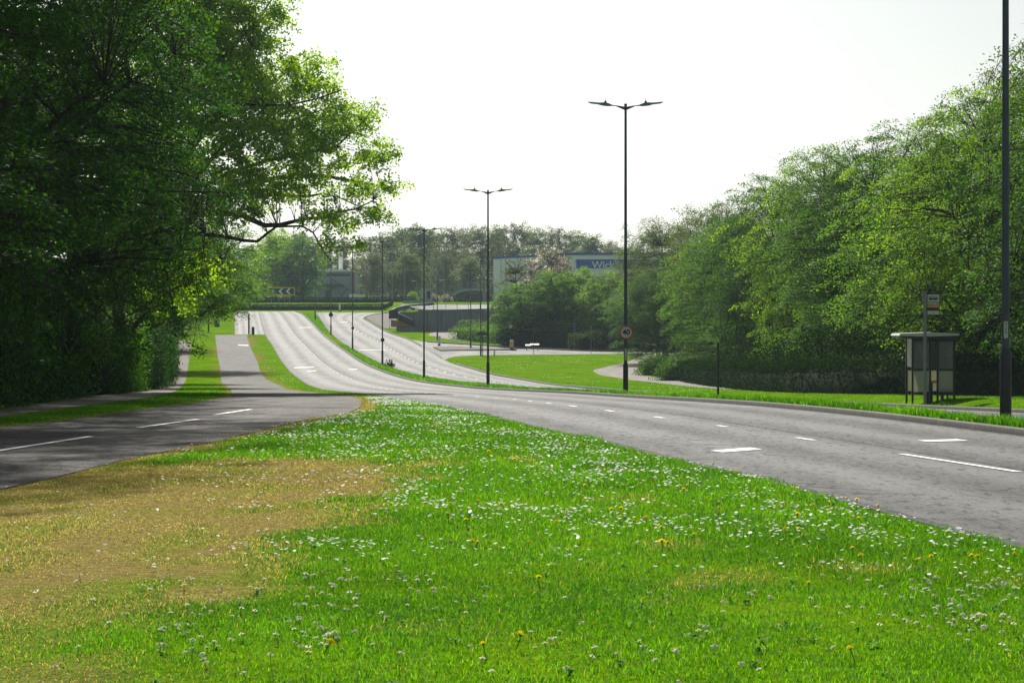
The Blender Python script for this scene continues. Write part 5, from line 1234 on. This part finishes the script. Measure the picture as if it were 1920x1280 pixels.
# a van standing behind the canopy
Yv = 472; xv = A(887, Yv); zv = zgf(xv, Yv); s_ = F / Yv
t = thing('parked_van', 'dark blue grey van parked behind the arched canopy', 'van', (xv, Yv, zv)); hv = at(0, 530.5, Yv).z - zv
mb = MB(); mb.prism([(-.92, .35), (-.95, 1.1), (-.80, hv - .12), (-.66, hv), (.66, hv), (.80, hv - .12), (.95, 1.1), (.92, .35)][::-1], 0, 4.6, M['dkslate']); bd = mb.obj('body', t)
mb = MB(); mb.prism([(-.72, hv - .85), (-.64, hv - .18), (.64, hv - .18), (.72, hv - .85)][::-1], -.03, -.004, M['glass']); mb.obj('windscreen', t)
mb = MB(); mb.box((0, 2.3, hv + .05), (1.2, 3.6, .06), M['white']); mb.obj('sunlit_roof_slab', t)  # white slab puts the sunlight on the van roof into its colour
for xx in (-.8, .8):
    mb = MB(); mb.disc((xx, .9, .34), .34, .22, M['black'], 16); mb.obj('wheel', t)
    mb = MB(); mb.box((xx * .85, -.02, .85), (.22, .04, .14), M['lens']); mb.obj('headlight', t)
# sports court mesh fence, seen as vertical posts
t = thing('court_fence', 'tall dark mesh fence behind the arched canopy', 'fence', (A(845, 480), 480, zgf(A(845, 480), 480)))
zc_ = lambda y: at(0, y, 480).z - t.location.z
for xx in (795, 808, 820, 833, 843, 853, 865, 877): mb = MB(); mb.tube([(A(xx, 480) - t.location.x, 0, -.2), (A(xx, 480) - t.location.x, 0, zc_(526))], .05, M['grey'], 6); mb.obj('post', t)
mb = MB()
for yy in np.linspace(527, 556, 8): mb.box((A(836, 480) - t.location.x, .05, zc_(yy)), (A(877, 480) - A(795, 480), .03, .05), M['dkslate'])
for xx in np.arange(796, 877, 1.1): mb.box((A(xx, 480) - t.location.x, .09, (zc_(526) + zc_(562)) / 2), (.03, .03, zc_(526) - zc_(562)), M['dkslate'])
mb.obj('mesh_panel', t)

# ------------------------------------------------------------------ grass blades
def surf_z(X, Y):
    """Top of the turf, as built."""
    z = zg(X, Y) + lump(X, Y)
    med = (X > XK(Y) + .1) & (X < XRL(Y) - .1)
    return np.where(med, zg(X, Y) + .11, z)

def build_grass():
    rng = np.random.default_rng(3)
    bands = [(8.5, 14, 4200), (14, 20, 2800), (20, 28, 1700), (28, 38, 900), (38, 52, 480), (52, 72, 230), (72, 110, 80), (110, 180, 30), (180, 330, 9)]
    XX, YY = [], []
    for a, b, dn in bands:
        wid = .235 * b + 1.0
        n = int((b - a) * 2 * wid * dn)
        y = rng.uniform(a, b, n); x = rng.uniform(-wid, wid, n)
        k = np.abs(x) < .222 * y + .8
        XX.append(x[k]); YY.append(y[k])
    # denser tall growth on the median and the near edge of the right verge
    for a, b, n in ((24, 60, 30000), (60, 150, 26000), (150, 400, 16000)):
        y = rng.uniform(a, b, n); x = XK(y) + .16 + rng.random(n) ** 1.3 * 2.4
        k = np.abs(x) < .24 * y; XX.append(x[k]); YY.append(y[k])
    X, Y = np.concatenate(XX), np.concatenate(YY)
    kd = grass_kind(X, Y); ok = (kd > 0) & ~((Y > 300) & (X > -26)); X, Y, kd = X[ok], Y[ok], kd[ok]
    n = len(X)
    dry = dry_mask(X, Y)
    thin = rng.random(n) < dry * .08
    X, Y, kd, dry = X[~thin], Y[~thin], kd[~thin], dry[~thin]; n = len(X)
    sc = np.clip((Y / 12) ** .62, 1, 7)
    tuft = fbm(X * 1.7, Y * 1.1, 55)
    ln = np.where(kd == 2, rng.uniform(.07, .19, n) * (.35 + 1.2 * tuft), rng.uniform(.014, .044, n) * (.45 + 1.0 * tuft)) * np.where(kd == 2, 1, np.clip(sc, 1, 1.7))
    ln = ln * (1 - .55 * dry)
    wd = .0038 * sc * rng.uniform(.7, 1.3, n) * np.where(kd == 2, 1.5, 1)
    az = rng.uniform(0, 2 * PI, n); lean = rng.uniform(.15, 1.5, n) * np.where(kd == 2, .7, 1) + dry * .8
    dx, dy = np.cos(az), np.sin(az); face = rng.uniform(0, 2 * PI, n); fx, fy = np.cos(face), np.sin(face)
    z = surf_z(X, Y) - .006
    base = np.stack([X, Y, z], 1)
    mid = base + np.stack([dx * lean * ln * .3, dy * lean * ln * .3, ln * .6], 1)
    tip = base + np.stack([dx * lean * ln * .95, dy * lean * ln * .95, ln * (1.05 - .35 * np.minimum(lean, 1.4))], 1)
    s = np.stack([fx, fy, fx * 0], 1) * wd[:, None]
    V = np.stack([base - s * .5, base + s * .5, mid + s * .42, mid - s * .42, tip + s * .06, tip - s * .06], 1).reshape(-1, 3)
    o = np.arange(n)[:, None] * 6
    Fc = np.concatenate([o + np.array([[0, 1, 2, 3]]), o + np.array([[3, 2, 4, 5]])], 0)
    patch = fbm(X * .5, Y * .3, 71) * .6 + fbm(X * 2.6, Y * 1.6, 72) * .4
    tint = np.clip(.0 + .58 * (patch - .20) + rng.normal(-.02, .17, n), .0, .50)
    straw = rng.random(n) < np.clip(dry * .98, 0, .86) + .012
    tint = np.where(straw, rng.uniform(.56, 1.0, n), tint)
    # broad leaved weeds lying in flat rosettes
    m = 420; cy_ = rng.uniform(9.5, 42, m); cx_ = rng.uniform(-.23, .23, m) * cy_; lf = 8; sel = dry_mask(cx_, cy_) < .25; cx_, cy_ = cx_[sel], cy_[sel]
    wx = np.repeat(cx_, lf); wy = np.repeat(cy_, lf); ok = grass_kind(wx, wy) == 1; wx, wy = wx[ok], wy[ok]; q = len(wx)
    wa = rng.uniform(0, 2 * PI, q); wl_ = rng.uniform(.02, .048, q); ww_ = wl_ * .2; wz = surf_z(wx, wy)
    ux, uy = np.cos(wa), np.sin(wa); rise = rng.uniform(.2, .55, q) * wl_ + .008
    P = lambda f, s_, hgt: np.stack([wx + ux * wl_ * f - uy * ww_ * s_, wy + uy * wl_ * f + ux * ww_ * s_, wz + hgt], 1)
    W = np.stack([P(.08, -.5, 0 * wz), P(.08, .5, 0 * wz), P(.55, 1, rise), P(.55, -1, rise), P(1, .1, rise * .8), P(1, -.1, rise * .8)], 1).reshape(-1, 3)
    ow = np.arange(q)[:, None] * 6 + len(V)
    Fc = np.concatenate([Fc, ow + np.array([[0, 1, 2, 3]]), ow + np.array([[3, 2, 4, 5]])]); V = np.concatenate([V, W])
    tint = np.r_[tint, rng.uniform(.08, .34, q)]
    me = mesh_np('grass', V, Fc, M['grass'], tint=np.repeat(tint, 6))
    tag(link('grass', me), 'short green grass blades with a parched straw coloured patch', 'grass', kind='stuff')
    print('grass blades', n)
build_grass()

# ------------------------------------------------------------------ daisies and dandelions
def flower_fields():
    rng = np.random.default_rng(8)
    n = 120000
    Y = 9.5 + (85 - 9.5) * rng.random(n) ** .62; X = (rng.random(n) - .5) * 2 * (.225 * Y + .3)
    kd = grass_kind(X, Y)
    ok = (kd == 1) & (X < XL(Y) - .10) & ((X > SRV_R(Y) + .2) | (Y < SRV_Y0)) 
    X, Y = X[ok], Y[ok]
    e = XL(Y) - X                                    # distance to the road edge
    cl = fbm(X * .9, Y * .45, 90); cl2 = fbm(X * 3.1, Y * 1.4, 95)
    den = sstep(.50, .70, cl) * .55 + .035 + .05 * (Y < 22)
    den = den * (.25 + 1.6 * sstep(.42, .62, cl2))
    den = den + 1.0 * np.exp(-((e - 1.0) / .7) ** 2) * sstep(.36, .60, fbm(X * .5, Y * .25, 97)) * (.3 + 1.4 * sstep(.4, .6, cl2)) * (Y > 14)
    for (px, py), rx, ry, a in (((1215, 1003), .8, .55, .9), ((1290, 1030), .9, .4, .6), ((1200, 900), 1.2, 1.6, .7), ((1390, 900), 1.5, 2.0, .6), ((1650, 965), 1.0, 1.2, 1.0), ((1790, 1090), 1.1, 1.0, .85), ((1700, 1150), .7, .7, .55),
                               ((1720, 1200), .55, .35, .6), ((340, 1255), 1.0, .4, .8), ((560, 1265), .8, .3, .6), ((850, 1262), .6, .25, .6), ((700, 850), 1.6, 3.0, .7), ((600, 800), 1.6, 4.0, .6), ((900, 890), 1.4, 2.0, .6), ((760, 905), 1.0, 1.5, .6), ((640, 870), 1.2, 2.0, .5),
                               ((620, 905), 1.5, 2.0, .45), ((100, 1235), .7, .6, .35), ((540, 1090), .4, .4, .5), ((620, 1050), .5, .5, .5), ((1360, 1010), .6, .5, .35), ((1000, 980), .8, 1.0, .35), ((1130, 970), .9, 1.2, .45), ((1660, 1130), .6, .6, .3)):
        gx, gy = g(px, py); den = den + a * np.exp(-((X - gx) / rx) ** 2 - ((Y - gy) / ry) ** 2) * (.25 + 1.3 * sstep(.40, .6, cl2))
    d = dry_mask(X, Y)
    den = den * (1 - .7 * d)
    den = den * np.clip(1.0 - .25 * (Y < 16), 0, 1)
    pick = rng.random(len(X)) < den * np.where(Y < 24, .62, .40)
    X, Y = X[pick], Y[pick]; o = np.argsort(Y); X, Y = X[o], Y[o]
    print('daisies', len(X))
    # one flower
    def daisy(seed, r=.0125, h=.06):
        rr = np.random.default_rng(seed); mb = MB()
        mb.tube([(0, 0, -.01), (.003, .002, h * .6), (0, 0, h)], .0012, M['stem'], 4, cap=False)
        k = 13
        for i in range(k):
            a = 2 * PI * i / k + rr.normal(0, .05); up = rr.uniform(-.28, .0) * r; w = .20
            p = lambda ra, an, z: (math.cos(an) * ra, math.sin(an) * ra, h + z)
            mb.add([p(r * .28, a - .3, r * .16), p(r * .28, a + .3, r * .16), p(r * .85, a + w, up * .7), p(r, a, up), p(r * .85, a - w, up * .7)], [(0, 1, 2, 3, 4)], M['petal'])
        c = [(math.cos(2 * PI * i / 8) * r * .36, math.sin(2 * PI * i / 8) * r * .36, h + .0012) for i in range(8)]
        mb.add([(q[0], q[1], q[2] + r * .14) for q in c] + [(0, 0, h + r * .42)], [(i, (i + 1) % 8, 8) for i in range(8)], M['pollen'])
        mb.add([(q[0], q[1], h - .0005) for q in c] + [(0, 0, h - .006)], [((i + 1) % 8, i, 8) for i in range(8)], M['stem'])
        me = mb.mesh('daisy'); a = me.attributes.new('tint', 'FLOAT', 'POINT'); a.data.foreach_set('value', np.full(len(mb.v), .5, np.float32)); return me
    kinds = [daisy(i, .0140 + .0012 * i, .040 + .007 * (i % 3)) for i in range(4)]
    for i in range(min(300, len(X))):
        o = link('daisy', kinds[i % 4], None, (X[i], Y[i], float(surf_z(X[i:i + 1], Y[i:i + 1])[0]) - .004))
        o.rotation_euler = (rng.normal(0, .22), rng.normal(0, .22), rng.uniform(0, 6.28)); q = rng.uniform(.85, 1.15); o.scale = (q, q, q)
        tag(o, 'white daisy with a yellow centre open in the foreground lawn', 'daisy', 'daisies in the lawn')
    # the rest as one carpet of low detail flowers
    # drifts on the far lawns beyond the carriageways
    m = 9000; Yq = rng.uniform(120, 300, m); Xq = rng.uniform(-40, 20, m); kq = grass_kind(Xq, Yq); wq = np.abs(Xq) < .22 * Yq
    far_l = ((Xq > XRR(Yq) + .5) | ((Xq < XL(Yq) - .4) & (Xq > SRV_R(Yq) + .4))) & (kq == 1) & wq & (rng.random(m) < sstep(.44, .66, fbm(Xq * .3, Yq * .10, 99)))
    Xr, Yr = np.r_[X[300:], Xq[far_l]], np.r_[Y[300:], Yq[far_l]]; n = len(Xr); z = surf_z(Xr, Yr) + rng.uniform(.035, .065, n)
    r = (.0135 * np.clip((Yr / 16) ** .3, 1, 3.2)) * rng.uniform(.8, 1.2, n)
    k = 7; an = np.arange(k) * 2 * PI / k
    tl = rng.normal(0, .25, (n, 2))
    px = Xr[:, None] + r[:, None] * np.cos(an); py = Yr[:, None] + r[:, None] * np.sin(an); pz = z[:, None] + (px - Xr[:, None]) * tl[:, :1] + (py - Yr[:, None]) * tl[:, 1:] + .002
    V1 = np.stack([px, py, pz], -1).reshape(-1, 3)
    Vc = np.stack([Xr, Yr, z - .003], 1)
    V = np.concatenate([V1, Vc]); i = np.arange(n)[:, None] * k + np.arange(k)[None]; j = np.arange(n)[:, None] * k + (np.arange(k)[None] + 1) % k
    Fc = np.stack([i, j, np.repeat((n * k + np.arange(n))[:, None], k, 1)], -1).reshape(-1, 3)
    tag(link('daisy_carpet', mesh_np('daisy_carpet', V, Fc, M['petal'], tint=np.full(len(V), .5))), 'drifts of small white daisies further up the lawn', 'daisies', kind='stuff')
    # dandelions
    spots = [(845, 970), (893, 966), (938, 975), (1062, 989), (1110, 993), (1148, 985), (1162, 998), (1192, 1003), (1210, 1006), (1190, 1005), (1245, 1025), (1242, 1052), (1255, 1053), (876, 1007), (885, 1048), (893, 1047), (990, 1043), (1046, 1009), (841, 993),
             (1012, 1123), (964, 1255), (914, 1270), (604, 1262), (1517, 1133), (1604, 1276), (1600, 1063), (1618, 1076), (1750, 1069), (1716, 1082), (1825, 1071), (1838, 1070), (1900, 1064), (1610, 995), (1589, 947), (1606, 950), (1648, 961), (1346, 982), (1484, 966), (1523, 968), (1561, 968),
             (1464, 969), (1475, 1027), (1504, 1026), (1491, 992), (1305, 1037), (1337, 884), (1380, 900), (880, 845), (985, 867), (1002, 886), (965, 882), (933, 821), (930, 819), (862, 832), (790, 861), (765, 862), (772, 902), (566, 838), (915, 868), (784, 783), (797, 790), (870, 776), (681, 746), (684, 750), (555, 856),
             (746, 828), (707, 833), (805, 875), (1160, 985), (1085, 955), (1035, 905), (1100, 930), (720, 815), (640, 820), (1280, 940), (1420, 930)]
    def dandelion(seed, r=.019, h=.075):
        rr = np.random.default_rng(seed); mb = MB(); mb.tube([(0, 0, -.01), (.004, 0, h * .6), (0, 0, h)], .0022, M['stem'], 5, cap=False)
        for ring, (rad, up, cnt) in enumerate(((1.0, .0, 18), (.74, .26, 14), (.46, .44, 10))):
            for i in range(cnt):
                a = 2 * PI * i / cnt + rr.normal(0, .08); q = rad * r * rr.uniform(.88, 1.1); w = .16 + .06 * ring
                p = lambda ra, an, zz: (math.cos(an) * ra, math.sin(an) * ra, h + zz)
                mb.add([p(r * .1, a, up * r + .16 * r), p(q * .8, a + w, up * r * .95 + .02 * r), p(q, a, up * r), p(q * .8, a - w, up * r * .8)], [(0, 1, 2, 3)], M['dandelion'])
        c = [(math.cos(2 * PI * i / 8) * r * .45, math.sin(2 * PI * i / 8) * r * .45, h + .0008) for i in range(8)]
        mb.add(c + [(0, 0, h - .012)], [((i + 1) % 8, i, 8) for i in range(8)], M['stem'])
        return mb.mesh('dandelion')
    dk = [dandelion(i, .021 + .002 * i) for i in range(3)]
    for i, (px, py) in enumerate(spots):
        x, y = g(px, py + 4); a = np.array([x]), np.array([y])
        if grass_kind(*a)[0] == 0: continue
        o = link('dandelion', dk[i % 3], None, (x, y, float(surf_z(*a)[0]) - .003)); o.rotation_euler = (rng.normal(0, .2), rng.normal(0, .2), rng.uniform(0, 6)); q = rng.uniform(.85, 1.2); o.scale = (q, q, q)
        tag(o, 'yellow dandelion flower standing among daisies in the lawn', 'dandelion', 'dandelions in the lawn')
flower_fields()

# ------------------------------------------------------------------ light, air, camera
SUN_AZ, SUN_EL = math.radians(-11), math.radians(36)      # azimuth from +Y towards +X
sd = Vector((math.sin(SUN_AZ) * math.cos(SUN_EL), math.cos(SUN_AZ) * math.cos(SUN_EL), math.sin(SUN_EL)))
w = bpy.data.worlds.new('World'); SC.world = w; w.use_nodes = True
nt = w.node_tree; nt.nodes.clear()
out = nt.nodes.new('ShaderNodeOutputWorld'); bg = nt.nodes.new('ShaderNodeBackground'); sky = nt.nodes.new('ShaderNodeTexSky')
sky.sky_type = 'NISHITA'; sky.sun_disc = False; sky.sun_elevation = SUN_EL; sky.sun_rotation = SUN_AZ
sky.air_density = 1.0; sky.dust_density = 2.0; sky.ozone_density = 1.0
bg.inputs['Strength'].default_value = .062
hs = nt.nodes.new('ShaderNodeHueSaturation'); hs.inputs['Saturation'].default_value = .3; nt.links.new(sky.outputs[0], hs.inputs['Color']); tn = nt.nodes.new('ShaderNodeMix'); tn.data_type = 'RGBA'; tn.blend_type = 'MULTIPLY'; tn.inputs['Factor'].default_value = 1; nt.links.new(hs.outputs[0], tn.inputs['A']); tn.inputs['B'].default_value = (.955, 1, .985, 1); nt.links.new(tn.outputs['Result'], bg.inputs[0]); nt.links.new(bg.outputs[0], out.inputs[0])
li = bpy.data.lights.new('sun', 'SUN'); li.energy = 5.0; li.angle = math.radians(.6); li.color = (1, .95, .86)
so = link('sun', li); so.rotation_euler = sd.to_track_quat('Z', 'Y').to_euler(); so.location = (0, 0, 60)

m, nt = _new('haze'); out = N(nt, 'ShaderNodeOutputMaterial'); pv = nt.nodes.new('ShaderNodeVolumePrincipled')
pv.inputs['Color'].default_value = (.70, .86, 1, 1); pv.inputs['Density'].default_value = .00013; pv.inputs['Anisotropy'].default_value = .2
L(nt, pv.outputs[0], out.inputs['Volume'])
mb = MB(); mb.box((0, 1750, 22), (6400, 3900, 60), m); hz = mb.obj('haze'); tag(hz, 'thin pale air haze', 'haze', kind='stuff'); hz.display_type = 'WIRE'

cam = bpy.data.cameras.new('camera'); co = link('camera', cam); co.location = (0, 0, H); co.rotation_euler = (PI / 2, 0, 0)
cam.sensor_width = 36; cam.lens = F / 1920 * 36; cam.shift_y = -(640 - HZ) / 1920 * -1 * -1 if False else -20 / 1920
cam.clip_start = .1; cam.clip_end = 8000
SC.camera = co

SC.render.engine = 'CYCLES'
cy = SC.cycles
cy.max_bounces = 6; cy.diffuse_bounces = 3; cy.glossy_bounces = 2; cy.transmission_bounces = 4; cy.transparent_max_bounces = 8; cy.volume_bounces = 0
cy.use_denoising = True; cy.caustics_reflective = False; cy.caustics_refractive = False
SC.view_settings.view_transform = 'Standard'; SC.view_settings.look = 'None'; SC.view_settings.exposure = .5; SC.view_settings.gamma = 1
